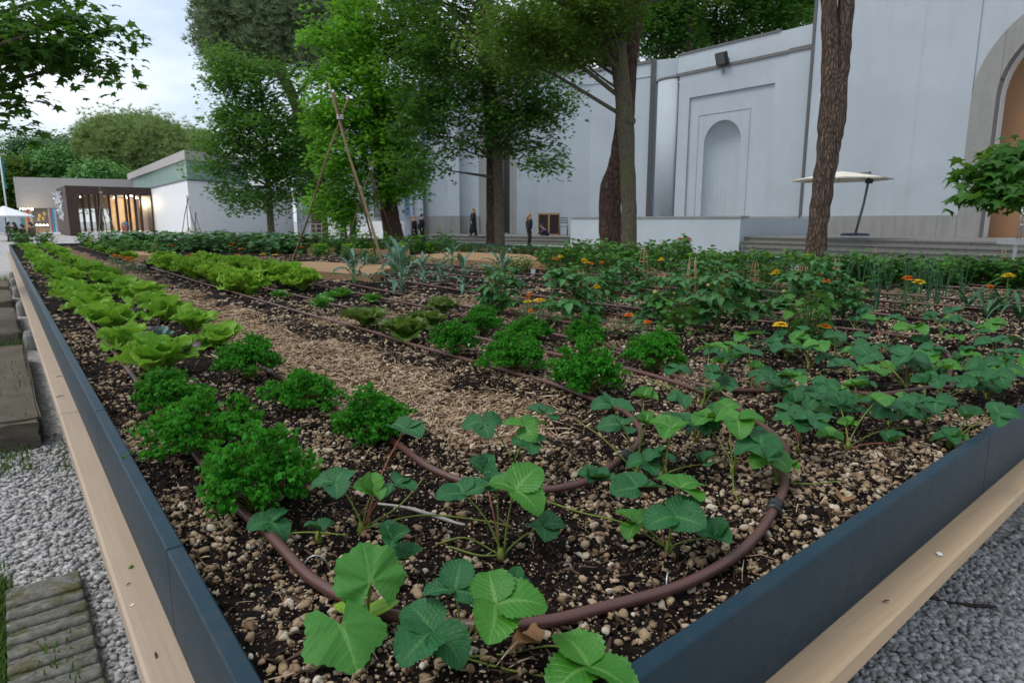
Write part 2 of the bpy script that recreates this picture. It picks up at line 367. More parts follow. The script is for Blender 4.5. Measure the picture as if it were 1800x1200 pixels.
# ------------------------------------------------------------------ loose stones, as stuff
def ico(sub):
    bm = bmesh.new(); bmesh.ops.create_icosphere(bm, subdivisions=sub, radius=1.0)
    V = np.array([v.co for v in bm.verts]); Fa = np.array([[v.index for v in f.verts] for f in bm.faces]); bm.free(); return V, Fa
ICO1 = ico(1); ICO2 = ico(2)
def scatter(P, size, tmpl, flat=.65, lump=.25, mb=None):
    V, Fa = tmpl; n = len(P); k = len(V); mb = mb or MB()
    var = np.stack([V*(1+lump*np.sin(V@rng.normal(0, 1.8, (3, 1))+rng.uniform(0, 6))+.5*lump*np.sin(V@rng.normal(0, 3.2, (3, 1))+rng.uniform(0, 6))) for _ in range(12)])
    T = var[rng.integers(0, 12, n)]*np.stack((rng.uniform(.7, 1.25, n), rng.uniform(.6, 1., n), flat*rng.uniform(.6, 1.15, n)), -1)[:, None, :]
    a = rng.uniform(0, 2*pi, n); b = rng.normal(0, .35, n); ca, sa, cb, sb = np.cos(a), np.sin(a), np.cos(b), np.sin(b); z = np.zeros(n); o = np.ones(n)
    R = np.stack((np.stack((ca, -sa*cb, sa*sb), -1), np.stack((sa, ca*cb, -ca*sb), -1), np.stack((z, sb, cb), -1)), 1)
    Q = np.einsum('nij,nkj->nki', R, T)*np.asarray(size)[:, None, None]+P[:, None, :]
    mb.add(Q.reshape(-1, 3), (Fa[None]+(np.arange(n)*k)[:, None, None]).reshape(-1, Fa.shape[1])); return mb
def pts_in(n, x0, x1, y0, y1): return np.stack((rng.uniform(x0, x1, n), rng.uniform(y0, y1, n)), -1)
def visible(P, m=320):
    v = P-EYE; c = v@_fw; px = 900+F*(v@_rt)/c; py = 600-F*(v@_up)/c
    return (c > .1) & (px > -m) & (px < 1800+m) & (py > -m) & (py < 1200+m)
def soilpts(n, x0, x1, y0, y1, keep=None, up=0.0):
    p = pts_in(n, x0, x1, y0, y1); p = p[p[:, 1] > .565+.051*(p[:, 0]-.6)]
    if keep is not None: p = p[keep(p)]
    P = np.column_stack((p, hs(p[:, 0], p[:, 1])+up)); return P[visible(P)]
clump = lambda p: rng.uniform(0, 1, len(p)) < np.clip((vnoise(p[:, 0], p[:, 1], 4.5, 9)-.16)*1.9+.15*(p[:, 0] < .42), .08, 1)*(1-.75*pathmask(p[:, 0], p[:, 1]))*np.where(p[:, 0] < .45, 1.0, .72)
mb = MB()
P = soilpts(29000, .21, 2.6, .55, 2.4, clump, .003); scatter(P, rng.gamma(3.4, .00145, len(P)).clip(.002, .0098), ICO2, .72, .5, mb)
P = soilpts(25000, .21, 4.5, 2.2, 5.0, clump, .003); scatter(P, rng.gamma(3.4, .0018, len(P)).clip(.003, .013), ICO1, .68, .34, mb)
P = soilpts(30000, 2.4, 8.5, .55, 2.6, clump, .003); scatter(P, rng.gamma(3.4, .0018, len(P)).clip(.003, .013), ICO1, .7, .22, mb)
P = soilpts(24000, .21, 9.8, 4.5, 13, clump, .004); scatter(P, rng.gamma(4, .0033, len(P)).clip(.007, .025), ICO1, .6, .2, mb)
P = soilpts(26000, .21, 2.6, .55, 2.6, lambda p: pathmask(p[:, 0], p[:, 1]) < .7, .002); scatter(P, rng.uniform(.0010, .0032, len(P)), ICO1, .7, .3, mb)
tag(mb.build('lava_pebbles', M['pebble']), kind='stuff')
mb = MB(); nop = lambda p: pathmask(p[:, 0], p[:, 1]) < .6
P = soilpts(16000, .21, 2.8, .55, 2.6, nop, 0); scatter(P, rng.gamma(3.0, .0018, len(P)).clip(.0015, .010), ICO1, .7, .55, mb)
P = soilpts(12000, .21, 5.5, .55, 6.0, nop, 0); scatter(P, rng.gamma(3.0, .0027, len(P)).clip(.002, .016), ICO1, .7, .55, mb)
tag(mb.build('soil_clods', M['clod']), kind='stuff')
mb = MB()
for (n, b, s) in ((24000, (-1.3, .3, -.2, 2.2), .011), (16000, (-1.6, .3, 2.0, 5.0), .013), (28000, (.75, 3.2, -.1, 1.2), .0115), (9000, (.3, 2.6, -.45, -.1), .0115), (8000, (.0, .8, -.3, .55), .0115), (16000, (.6, 2.2, -.95, -.3), .011), (9000, (2.4, 5, -1, .8), .014)):
    p = pts_in(n, *b); P = np.column_stack((p, rng.uniform(-.004, .012, len(p)))); P = P[visible(P)]
    scatter(P, (s*rng.uniform(.55, 1.45, len(P))), ICO2 if s < .012 else ICO1, .62, .14, mb)
tag(mb.build('gravel_stones', M['stone']), kind='stuff')
def shreds(P, Lm, Wm, mb, tilt=.25):
    n = len(P); a = rng.uniform(0, 2*pi, n); L = Lm*rng.gamma(3, .33, n).clip(.25, 2.5); Wd = Wm*rng.uniform(.4, 1.7, n); t = rng.normal(0, tilt, n); bend = rng.normal(0, .12, n)
    d = np.stack((np.cos(a)*np.cos(t), np.sin(a)*np.cos(t), np.sin(t)), -1); s = np.stack((-np.sin(a), np.cos(a), rng.normal(0, .5, n)), -1); s /= np.linalg.norm(s, axis=1)[:, None]
    u = np.cross(d, s); V = []
    for k, (f, w) in enumerate(((-.5, .5), (0, 1), (.5, .4))):
        c = P+d*(L*f)[:, None]+(u*.3+s*.7)*(bend*L*(1-4*f*f))[:, None]
        V += [c-s*(Wd*w/2)[:, None], c+s*(Wd*w/2)[:, None]]
    V = np.stack(V, 1).reshape(-1, 3); o = (np.arange(n)*6)[:, None]
    Fq = np.concatenate((o+np.array([[0, 1, 3, 2]]), o+np.array([[2, 3, 5, 4]])))
    return mb.add(V, Fq)
mb = MB(); onp = lambda p: rng.uniform(0, 1, len(p)) < pathmask(p[:, 0], p[:, 1])**1.5+.02
P = soilpts(60000, .7, 2.4, 1.3, 4.9, onp, .008); P[:, 2] += rng.uniform(0, .012, len(P)); shreds(P[::2], .038, .0036, mb); shreds(P[1::2], .022, .007, mb, .3)
P = soilpts(50000, .7, 7.2, 4.5, 13, onp, .01); shreds(P, .07, .008, mb)
P = soilpts(14000, 2.5, 4, 2.3, 5, onp, .01); shreds(P, .06, .005, mb)
P = soilpts(2600, .25, 3, .6, 4, None, .008); shreds(P[::2], .03, .0022, mb); shreds(P[1::2], .008, .003, mb, .5)
tag(mb.build('straw_mulch', M['straw']), kind='stuff')

mb = MB(); P = soilpts(26000, .21, 3.2, .55, 4.2, None, .006); P[:, 2] += rng.uniform(0, .006, len(P)); shreds(P[::3], .024, .004, mb, .35); shreds(P[1::3], .010, .005, mb, .6); shreds(P[2::3], .007, .003, mb, .6); tag(mb.build('bark_bits', M['barkbit']), kind='stuff')
# ------------------------------------------------------------------ the raised bed itself
bed = empty('raised_bed', (.2, .6, 0), 0, 'long raised vegetable bed with slate blue steel rim on pale timber base', 'raised bed')
FX = lambda x: .518+.051*(x-.6)                  # front rail line
corner = (.183, FX(.183))
def inv(o):                                        # keep world coordinates under the bed's empty
    o.location = (-.2, -.6, 0); return o
ZT = .75; ZW = .57
for i, (a, b) in enumerate(((corner[1], 1.29), (1.294, 2.43), (2.434, 7.4), (7.404, 11.4), (11.404, 15.4), (15.404, 21.5))):
    m = MB(); m.box(.1835, .188, a, b, ZW, ZT-.006); m.box(.183, .213, a, b, ZT-.016, ZT, bev=.003); inv(m.build('steel_rim', M['steel'], bed, False))
for i, (a, b) in enumerate(((.216, 2.18), (2.184, 4.6), (4.604, 8.0), (8.004, 11.0))):
    m = MB()
    mat = Matrix.Translation((0.183, FX(.183), 0))@Matrix.Rotation(math.atan(.051), 4, 'Z')
    m.box(a-.183, b-.183, .0005, .005, ZW, ZT-.006, mat); m.box(a-.183, b-.183, 0, .030, ZT-.016, ZT, mat, .003); inv(m.build('steel_rim', M['steel'], bed, False))
for i, (a, b) in enumerate(((.455, 3.2), (3.203, 7.2), (7.203, 11.2), (11.203, 15.2), (15.203, 21.5))):
    m = MB(); m.box(.117, .32, a, b, ZW-.05, ZW, bev=.006); inv(m.build('timber_ledge', M['ledgeY'], bed, False))
mat = Matrix.Translation((0.117, FX(.117)-.068, 0))@Matrix.Rotation(math.atan(.051), 4, 'Z')
for a, b in ((.205, 3.6), (3.603, 7.5), (7.503, 11)):
    m = MB(); m.box(a, b, 0, .2, ZW-.052, ZW-.002, mat, .006); inv(m.build('timber_ledge', M['ledgeX'], bed, False))
M['under'] = plain('dark_fill_and_backing', (.03, .024, .02), .9)  # near-black for the shade below the deck; also used on the frame backing
m = MB(); m.prism([(.42, 1.25), (10.2, 1.75), (10.2, 21.4), (.42, 21.4)], 0.002, ZW-.06); inv(m.build('dark_underfill', M['under'], bed, False))  # added dark filler where the gap under the raised deck is only shade
M['pier'] = plain('concrete_pier', (.30, .29, .275), .9, .35, 18, .2, bump=.6)
for y in (8.6, 11.8, 14.7, 17.0, 19):
    m = MB(); m.lathe([(.07, 0), (.075, .03), (.075, .15), (.06, .2)], 14, (.16, y, .0)); inv(m.build('concrete_pier', M['pier'], bed, False))
m = MB(); m.box(10.25, 10.29, .95, 21.5, ZW, ZT); m.box(.2, 10.29, 21.5, 21.54, ZW, ZT); inv(m.build('steel_rim', M['steel'], bed, False))
# scraps lying on the timber
M['scrap'] = plain('dry_scrap', (.03, .022, .016), .8, .3, 40)
M['scrapw'] = plain('pale_dropping', (.75, .76, .74), .7, .05, 40)
M['scrapg'] = leafmat('fallen_leaf_green', (.16, .22, .04), (.2, .27, .05), 0, .6, .1)
def scrap(px, py, L, w, ang, mat, label, cat='debris', nm='bark_scrap', z=ZW):
    c = atz(px, py, z); n = 7; m = MB()
    t = np.linspace(-.5, .5, n); wd = w*np.sqrt(np.clip(1-(2*t)**2, .12, 1))
    pts = np.stack((t*L, .12*L*np.sin(t*3), .003+.002*np.cos(t*5)), -1)@rz(ang).T+c; m.tube(pts, wd/2, 8); o = m.build(nm, M[mat]); o.data.transform(Matrix.Translation((0, 0, z+.001))@Matrix.Scale(.03 if mat == 'scrapw' else .5, 4, (0, 0, 1))@Matrix.Translation((0, 0, -z))); o.data.transform(Matrix.Translation(-Vector(c))); o.location = c
    return tag(o, label, cat)
scrap(230, 997, .013, .009, .6, 'scrapg', 'green leaf scrap lying on the left timber ledge', 'leaf', 'fallen_leaf')
scrap(233, 1063, .009, .006, .4, 'scrapw', 'small white bird dropping on the left timber ledge', 'dropping', 'bird_dropping')
scrap(226, 1027, .012, .003, .5, 'scrap', 'short dark twig on the left ledge, just beyond the white dropping', 'twig', 'twig')
scrap(274, 1152, .02, .004, 1.2, 'scrap', 'dark bark sliver on the left ledge, nearest the photo bottom', 'bark')
scrap(104, 662, .03, .005, .0, 'scrap', 'dark twig on the left ledge beside the far panel joint', 'twig', 'twig')
scrap(105, 697, .035, .005, .3, 'scrap', 'thin dark twig across the left ledge, just before the panel joint', 'twig', 'twig')
scrap(1557, 1057, .02, .004, -.6, 'scrap', 'dark curled bark bit on the right timber ledge', 'bark')
scrap(1651, 973, .02, .014, .2, 'scrapw', 'chalky white splash on the right timber ledge', 'dropping', 'bird_dropping')
tw = MB(); tw.tube(curve([atz(1627, 1048, .02), atz(1680, 1060, .018), atz(1752, 1066, .02)], 6), [.004]*6+[.006]*6+[.003], 6)
tag(tw.build('twig', M['scrap']), 'long thin dark twig lying on the gravel right of the bed', 'twig')

# ------------------------------------------------------------------ drip hoses
def hose(pts, r, label, z=.008, group='brown drip hoses on the bed'):
    Q = curve(pts, 8); Q = np.column_stack((Q[:, :2], hs(Q[:, 0], Q[:, 1])*.6+SOIL*.4+r+z))
    Q[:, 2] = np.convolve(np.pad(Q[:, 2], 3, 'edge'), np.ones(7)/7, 'valid')
    m = MB(); m.tube(Q, r, 10); return tag(m.build('drip_hose', M['hose']), label, 'hose', group)
px2 = lambda L: [atz(x, y, .71)[:2] for x, y in L]
H1 = [(.40, 20.5), (.42, 12), (.40, 6), (.385, 4)]+[tuple(p) for p in px2([(255, 690), (300, 745), (380, 850), (430, 905), (480, 950), (560, 1030), (650, 1075), (800, 1106), (900, 1112), (1040, 1087), (1200, 1035), (1300, 975), (1352, 915), (1378, 860), (1372, 810)])]+[(1.75, .98), (1.98, 1.35), (2.07, 1.9), (2.03, 2.46), (2.02, 4), (1.95, 7), (1.95, 12), (1.9, 20)]
hose(H1, .0105, 'thick brown drip hose making the wide bend nearest the bed corner')
H2 = [(.86, 20), (.87, 8), (.86, 4)]+[tuple(p) for p in px2([(565, 705), (610, 725), (700, 785), (760, 830), (850, 857), (960, 860), (1040, 842), (1095, 805), (1123, 775), (1122, 752)])]+[(1.62, 1.5), (1.66, 1.75), (1.647, 2.144), (1.632, 2.77), (1.66, 3.6), (1.62, 5), (1.62, 9), (1.6, 20)]
hose(H2, .0095, 'brown drip hose bending inside the outermost one around straw path end')
H3 = [(2.45, 9), (2.45, 4)]+[tuple(p) for p in px2([(1050, 610), (1130, 640), (1240, 685)])]+[tuple(p) for p in px2([(1330, 735), (1400, 690), (1460, 690), (1560, 697), (1640, 686), (1670, 670)])][1:]+[(3.9, 1.5), (3.7, 3), (3.6, 5), (3.6, 9)]
hose(H3, .0095, 'brown drip hose looping between the strawberries on the right side')
k = 0
for x, y0, y1 in ((2.75, 3.0, 10), (3.35, 2.4, 10), (4.25, 1.9, 10), (4.75, 1.7, 11), (5.1, 1.6, 11), (5.6, 1.5, 11), (6.2, 1.4, 11), (7.3, 1.3, 12), (7.7, 1.3, 12), (8.15, 1.4, 12), (8.6, 1.6, 12)):
    hose([(x+.02, y0), (x-.03, y0+1.6), (x+.03, (y0+y1)/2), (x-.02, y1-1), (x, y1)], .009 if x < 6 else .011, 'straight brown drip hose, %s of the eleven running out from the strawberry corner' % ORD[k]); k += 1
def fitting(p, d, label):
    e = empty('hose_fitting', p, math.atan2(d[1], d[0]), label, 'hose fitting'); m = MB()
    prof = [(.0118, -.024), (.0155, -.023), (.0155, -.008), (.013, -.006), (.013, .006), (.0155, .008), (.0155, .023), (.0118, .024)]
    a = MB(); a.lathe(prof, 14); m.merge(a, Matrix.Rotation(pi/2, 4, 'Y')); m.build('coupling', M['blackplastic'], e)
    for x in (-.0155, .0155):
        r = MB(); r.lathe([(.0162, -.004), (.0168, -.002), (.0168, .002), (.0162, .004)], 10); q = MB(); q.merge(r, Matrix.Translation((x, 0, 0))@Matrix.Rotation(pi/2, 4, 'Y')); q.build('clamp_ring', M['blackplastic'], e)
def hfit(px, py, px2_, py2_, label):
    a = atz(px, py, .71); b = atz(px2_, py2_, .71); a[2] = hs(a[0], a[1])*.6+SOIL*.4+.0185; fitting(a, b-a, label)
hfit(1361, 899, 1371, 870, 'black coupling on the outer brown hose near the right rail')
hfit(1097, 806, 1118, 782, 'black coupling on the inner brown hose beside strawberry stalks')
def staple(px, py, ang, label):
    c = atz(px, py, .70); t = np.linspace(0, pi, 9); m = MB()
    P = np.stack((.022*np.cos(t)*1.2, 0*t, .045*np.sin(t)-.005), -1)@rz(ang).T+c; m.tube(P, .0017, 6); tag(m.build('wire_staple', M['wire']), label, 'staple', 'wire staples pinning hoses')
staple(556, 1010, -.5, 'bent grey wire staple over the hose near the left rail')
staple(1172, 1040, .6, 'grey wire staple pinning the hose at the front bend')
# dry stick on the soil
st = MB(); st.tube(curve([atz(665, 885, .715), atz(720, 893, .72), atz(800, 918, .712), atz(818, 922, .71)], 6), [.003]*6+[.0042]*6+[.003]*7, 6)
M['greytwig'] = plain('grey_bark', (.32, .30, .28), .8, .3, 60)
tag(st.build('twig', M['greytwig']), 'pale grey stick lying on the soil between strawberry runners', 'twig')

# ------------------------------------------------------------------ blocks and slab left of the bed
def oldstone():
    a = N('weathered_timber_block'); p = a.pos(); n1 = a.noise(p, 5, 6, .7); n2 = a.noise(a.pos((6, 70, 30)), 1, 5, .7)
    c = a.mix(n1, (.065, .056, .042), (.24, .215, .17)); c = a.mix(a.math('MULTIPLY', n2, .5), c, (.03, .024, .018)); mo = a.ramp(a.noise(p, 3.2, 6, .7), [(.52, (0, 0, 0)), (.68, (.7, .7, .7))])
    c = a.mix(mo, c, (.06, .075, .022)); return a.done(a.bsdf(c, .9, a.bump(n2, .8, .02), .15))
M['oldblock'] = oldstone()
def slabmat():
    a = N('mossy_stone_slab'); p = a.pos(); n1 = a.noise(p, 30, 6, .75); c = a.ramp(n1, [(.3, (.07, .07, .06)), (.55, (.17, .17, .15)), (.75, (.28, .275, .25))])
    mo = a.ramp(a.noise(p, 9, 6, .7), [(.5, (0, 0, 0)), (.63, (.85, .85, .85))]); c = a.mix(mo, c, (.085, .075, .014))
    return a.done(a.bsdf(c, .92, a.bump(n1, .8, .01), .15))
M['slab'] = slabmat()
def rough_block(name, x0, x1, y0, y1, z0, z1, mat, nx=10, ny=8, amp=.008):
    bm = bmesh.new(); bmesh.ops.create_cube(bm, size=1); bmesh.ops.bevel(bm, geom=bm.edges[:], offset=.03, segments=2, affect='EDGES'); bmesh.ops.subdivide_edges(bm, edges=bm.edges[:], cuts=4, use_grid_fill=True)
    for v in bm.verts:
        x, y, z = v.co; v.co = (x0+(x+.5)*(x1-x0), y0+(y+.5)*(y1-y0), z0+(z+.5)*(z1-z0))
        v.co += Vector((random.uniform(-amp, amp), random.uniform(-amp, amp), random.uniform(-amp, amp)))
    me = bpy.data.meshes.new(name); bm.to_mesh(me); bm.free(); me.materials.append(mat); return link(bpy.data.objects.new(name, me))

for i, (a, b) in enumerate(((4.75, 7.9), (8.7, 11.5), (12.3, 14.5), (15.1, 16.8))):
    o = rough_block('stone_block', -.62, .085-.01*i, a, b, 0, .17, M['oldblock'])
    tag(o, 'long dark weathered block beside the bed, %s from the near end of its row' % ORD[i], 'block', 'weathered blocks left of the bed')
sl = empty('ribbed_slab', (0, 2.45, 0), 0, 'mossy ribbed stone slab on the gravel at the lower left', 'slab')
m = MB(); m.box(-.12, .105, 2.05-2.45-.35, 2.84-2.45, .0, .045, bev=.006); m.build('slab_base', M['slab'], sl, False)
m = MB()
for k in range(11):
    y = 2.70-k*.085-2.45; mm = MB(); mm.tube(curve([(-.118, y, .046), (-.05, y+.004*(-1)**k, .047), (.03, y, .046), (.10, y+.003, .046)], 6), .026, 8, rough=.12, seed=k); V = np.concatenate(mm.V); V[:, 2] = .045+(V[:, 2]-.045)*.55; mm.V = [V]; m.merge(mm)
m.build('ribs', M['slab'], sl)
def grass(n, x0, x1, y0, y1, h, name, z=0.0):
    p = pts_in(n, x0, x1, y0, y1); P = np.column_stack((p, np.full(n, z))); P = P[visible(P)]; n = len(P)
    a = rng.uniform(0, 2*pi, n); hh = h*rng.uniform(.4, 1.3, n); ln = rng.uniform(.2, .9, n)*hh; w = .0035; d = np.stack((np.cos(a), np.sin(a), 0*a), -1); sd = np.stack((-np.sin(a), np.cos(a), 0*a), -1)*w; up = np.array((0, 0, 1.))
    V = np.stack((P-sd, P+sd, P+d*(ln*.35)[:, None]+up*(hh*.6)[:, None]-sd*.7, P+d*(ln*.35)[:, None]+up*(hh*.6)[:, None]+sd*.7, P+d*ln[:, None]+up*hh[:, None]), 1).reshape(-1, 3)
    o = np.arange(n)[:, None]*5; m = MB(); m.add(V, np.concatenate((o+np.array([[0, 1, 3, 2]]),))); m.F.setdefault(3, []).append(o+np.array([[2, 3, 4]])); tag(m.build(name, M['grass']), kind='stuff')
M['grass'] = leafmat('grass_blade', (.03, .09, .012), (.10, .16, .035), 0, .6, .2)
grass(2600, -.75, -.10, 1.9, 3.1, .05, 'grass'); grass(5200, -.32, -.115, 1.95, 2.95, .055, 'grass')
grass(900, -.75, .02, 4.3, 4.95, .06, 'grass'); grass(500, -.5, .1, 7.95, 8.7, .16, 'grass'); grass(500, -.6, .15, 16.9, 18, .25, 'grass'); grass(60, .1, .2, 4.2, 4.8, .05, 'grass')
grass(120, -.6, .08, 4.9, 7, .05, 'grass', .17); grass(60, -.05, .05, 1.95, 2.4, .03, 'grass', .05)
# ------------------------------------------------------------------ leaves
def leaf(mb, L, Wd, R, P, nu=10, nv=6, prof=None, fold=.15, a0=0.0, curl=.6, ruf=0.0, rn=4, teeth=0, side=0.0, seed=0, cup=0.0):
    """one leaf: midrib leaves P along R's y axis, bends down by curl radians; v in -1..1 across"""
    r = np.random.default_rng(seed); u = np.linspace(0, 1, nu+1); v = np.linspace(-1, 1, nv+1)
    ang = a0-curl*u; dl = L/nu
    cy = np.concatenate(([0], np.cumsum(np.cos(ang[:-1])*dl))); cz = np.concatenate(([0], np.cumsum(np.sin(ang[:-1])*dl)))
    w = prof(u)*Wd/2; Ug, Vg = np.meshgrid(u, v, indexing='ij'); wg = w[:, None]*np.ones_like(Vg)
    if teeth:
        e = np.where(np.arange(nu+1) % 2 == 0, 1.0, 1-teeth)[:, None]; wg = wg*np.where(np.abs(Vg) > .99, e, 1)
    nz = fold*np.abs(Vg)*wg+cup*(Vg**2)*wg
    if ruf:
        ph = r.uniform(0, 6.3, 4); ed = np.abs(Vg)**1.6+.5*np.clip(Ug-.6, 0, 1)
        nz = nz+ruf*L*ed*(np.sin(Ug*rn*2*pi+np.sign(Vg)*1.3+ph[0]+Vg*2)+.6*np.sin(Ug*rn*3.7*2+ph[1]-Vg*3)+.5*np.sin(Ug*rn*9+ph[2]+Vg*5))
    x = Vg*wg; ny = -np.sin(ang)[:, None]*nz; zz = np.cos(ang)[:, None]*nz
    V = np.stack((x+side*Ug**2*L, cy[:, None]+ny, cz[:, None]+zz), -1).reshape(-1, 3)
    i = np.arange(nu)[:, None]*(nv+1); j = np.arange(nv)[None]
    Fq = np.stack((i+j, i+j+1, i+nv+2+j, i+nv+1+j), -1).reshape(-1, 4)
    mb.add(V@R.T+np.asarray(P, float), Fq, np.stack((Vg.ravel(), Ug.ravel()), -1))
obov = lambda u: np.sin(np.clip(u, 0, 1)**.72*pi)**.62*np.where(u > .999, .12, 1)+.05
ovate = lambda u: np.sin(np.clip(u, 0, 1)**.62*pi)**.8+.015
broad = lambda u: np.clip(.28+1.0*u**.8, 0, 1)*np.sqrt(np.clip(1-(np.clip(u-.55, 0, 1)/.452)**2.4, .02, 1))
cos_leaf = lambda u: (.16+.84*np.clip(u/.62, 0, 1)**1.25)*np.sqrt(np.clip(1-(np.clip(u-.60, 0, 1)/.405)**2.2, .03, 1))
lance = lambda u: (np.sin(np.clip(u, 0, 1)**.8*pi)**.75)*.9+.06
def petiole(mb, A, B, r0=.0024, r1=.0016, lift=.5, n=6):
    A = np.asarray(A, float); B = np.asarray(B, float); t = np.linspace(0, 1, n+1)[:, None]; C = A*.7+B*.3; C = np.array((C[0], C[1], A[2]+(B[2]-A[2])*(.5+lift*.35)))
    Q = (1-t)**2*A+2*t*(1-t)*C+t*t*B; mb.tube(Q, np.linspace(r0, r1, n+1), 6); return Q
def azel(az, el, roll=0): return rz(az-pi/2)@rx(el)@ry(roll)

# ------------------------------------------------------------------ strawberries
def lean(p, th):
    """rotation that leans a leaf's face by th towards the open side of the bed"""
    t = -np.asarray(p, float); t[2] = 0; t /= np.linalg.norm(t); k = np.cross((0, 0, 1.), t); K = np.array(((0, -k[2], k[1]), (k[2], 0, -k[0]), (-k[1], k[0], 0))); return np.eye(3)+sin(th)*K+(1-cos(th))*(K@K)
def strawberry(base, leaves, label, seed=0, runners=(), extra=0):
    """leaves: (px, py, height over soil, leaflet length, 'd'/'b')"""
    r = np.random.default_rng(seed+100); b = np.array(atz(*base, SOIL)); b[2] = hs(b[0], b[1])
    e = empty('strawberry_plant', b, 0, label, 'strawberry plant', 'strawberry plants'); L = []
    for px, py, h, s, c in leaves: p = atz(px, py, SOIL+h); L.append((p-b, s, c))
    extra = extra or (2 if seed in range(7, 27) else 1 if seed < 4 else 0)
    for k in range(extra):
        a = r.uniform(0, 2*pi); d = r.uniform(.05, .12); L.append((np.array((d*cos(a), d*sin(a), r.uniform(.03, .12))), r.uniform(.045, .065), 'd' if r.random() < .7 else 'b'))
    st = MB(); st.lathe([(.006, -.01), (.008, .008), (.005, .025)], 8)
    for k, (p, s, c) in enumerate(L):
        red = r.random() < .12; m = MB(); Q = petiole(m if red else st, (r.uniform(-.006, .006), r.uniform(-.006, .006), .005), p, .0022, .0016)
        if red: m.build('stalk', M['stalk_r'], e)
        az0 = math.atan2(p[1], p[0]) if np.hypot(p[0], p[1]) > .03 else r.uniform(0, 6.3); az0 += r.normal(0, .45)
        lf = MB(); young = s < .055; s = s*.9; T = lean(p+b, r.uniform(.02, .48))
        for q, da in enumerate((0, r.uniform(1.55, 1.95), -r.uniform(1.55, 1.95))):
            ss = s*(1 if q == 0 else r.uniform(.88, 1.0)); el = r.uniform(.0, .38)+(.45 if young else 0); 
            leaf(lf, ss*1.0, ss*1.0, T@azel(az0+da, el, r.normal(0, .22)), p+np.array((0, 0, .001)), 20, 8, obov, .10 if not young else .5, .1, r.uniform(.45, 1.25), .016, 2.4, .12, r.normal(0, .05), int(r.integers(1e6)), r.uniform(.05, .3))
        lf.build('leaf', M['strawb_'+c], e)
    st.build('stalks', M['stalk'], e)
    for R in runners:
        m = MB(); P = [(0, 0, .01)]+[atz(x, y, SOIL+h)-b for x, y, h in R]; m.tube(curve(P, 6), [.0019]*(6*(len(P)-1)+1), 6); m.build('runner', M['stalk'], e)
    return e
d, bb = 'd', 'b'
strawberry((635, 940), [(590, 848, .11, .066, d), (655, 866, .09, .05, bb), (712, 756, .17, .07, d)], 'strawberry plant with one tall upright leaf on a brown stalk, among runners', 1, [[(700, 890, .03), (745, 840, .05)], [(740, 905, .04), (850, 915, .02), (900, 925, .02)]])
strawberry((880, 975), [(815, 868, .12, .072, d), (905, 862, .135, .088, bb), (952, 925, .05, .068, d), (850, 830, .1, .05, d)], 'large strawberry plant with a big pleated bright leaf, left of centre front', 2, [[(820, 945, .03), (770, 955, .02)], [(840, 975, .01), (790, 960, .015)]])
strawberry((1175, 965), [(1120, 858, .12, .072, d), (1195, 858, .12, .076, bb), (1185, 908, .085, .08, d), (1255, 945, .045, .052, d)], 'strawberry plant of large dull green leaves inside the outer hose bend', 3, [[(1100, 920, .04), (1020, 900, .05), (960, 880, .06)]])
strawberry((810, 1182), [(800, 1038, .115, .06, d), (872, 1062, .125, .082, bb), (762, 1112, .085, .08, d), (905, 1030, .07, .035, d)], 'strawberry plant with glossy bright and dark leaves nearest the photo bottom', 4, [[(880, 1150, .02), (960, 1135, .02), (1000, 1140, .02)], [(900, 1178, .015), (1000, 1195, .015)]])
strawberry((1010, 1235), [(1035, 1172, .055, .085, bb)], 'single cut-off bright strawberry leaf at the bottom beside the right rail', 5)
strawberry((905, 812), [(850, 742, .13, .07, d), (922, 748, .13, .072, bb), (955, 728, .13, .07, d), (932, 778, .10, .058, d)], 'strawberry plant at the near end of the straw path', 6)
strawberry((1120, 832), [(1075, 712, .16, .074, d), (1132, 702, .14, .05, bb), (1092, 748, .13, .072, d), (1058, 846, .05, .05, d)], 'strawberry plant beside the inner hose coupling, with one pale young leaf', 7, [[(1060, 770, .06), (1012, 738, .05)]])
strawberry((1168, 832), [(1180, 752, .13, .07, bb), (1160, 796, .085, .056, d)], 'upright strawberry plant with a cupped lower leaf right of the inner coupling', 8)
strawberry((1365, 850), [(1338, 782, .11, .078, d), (1352, 800, .09, .07, bb), (1388, 822, .05, .035, bb)], 'strawberry plant growing over the hose just above its black coupling', 9, [[(1420, 850, .02), (1480, 845, .015)]])
strawberry((1288, 830), [(1298, 738, .15, .082, bb), (1245, 752, .09, .05, d), (1275, 715, .13, .06, bb)], 'strawberry plant with three pointed bright leaflets, between hose ends', 10, [[(1290, 860, .03), (1300, 885, .01)]])
strawberry((1405, 785), [(1400, 742, .11, .075, d), (1432, 738, .12, .072, d), (1385, 722, .12, .055, d)], 'strawberry plant with a flat dark blue-green leaf behind the hose coupling plant', 11)
strawberry((1490, 792), [(1490, 748, .06, .036, bb), (1565, 778, .04, .05, d), (1540, 705, .12, .07, bb)], 'thin strawberry plant on bare pebbly soil near the right rail middle', 12, [[(1540, 760, .02), (1600, 752, .02), (1640, 758, .01)]])
strawberry((1235, 715), [(1248, 612, .19, .078, bb), (1188, 648, .15, .066, d), (1252, 655, .13, .07, d), (1275, 676, .09, .066, d)], 'tall strawberry plant right of the parsley clumps, pale stalks showing', 13, [[(1190, 690, .03), (1140, 670, .05)], [(1180, 680, .06), (1140, 665, .04)]])
strawberry((1322, 682), [(1312, 590, .19, .08, bb), (1312, 622, .14, .078, d), (1328, 648, .06, .045, bb), (1365, 680, .05, .06, d)], 'strawberry plant with a large folded leaf in front of the yellow marigold', 14)
strawberry((1420, 656), [(1372, 612, .14, .066, d), (1440, 606, .14, .085, bb), (1410, 580, .12, .06, d)], 'strawberry plant with pointed leaflets below the orange marigold', 15)
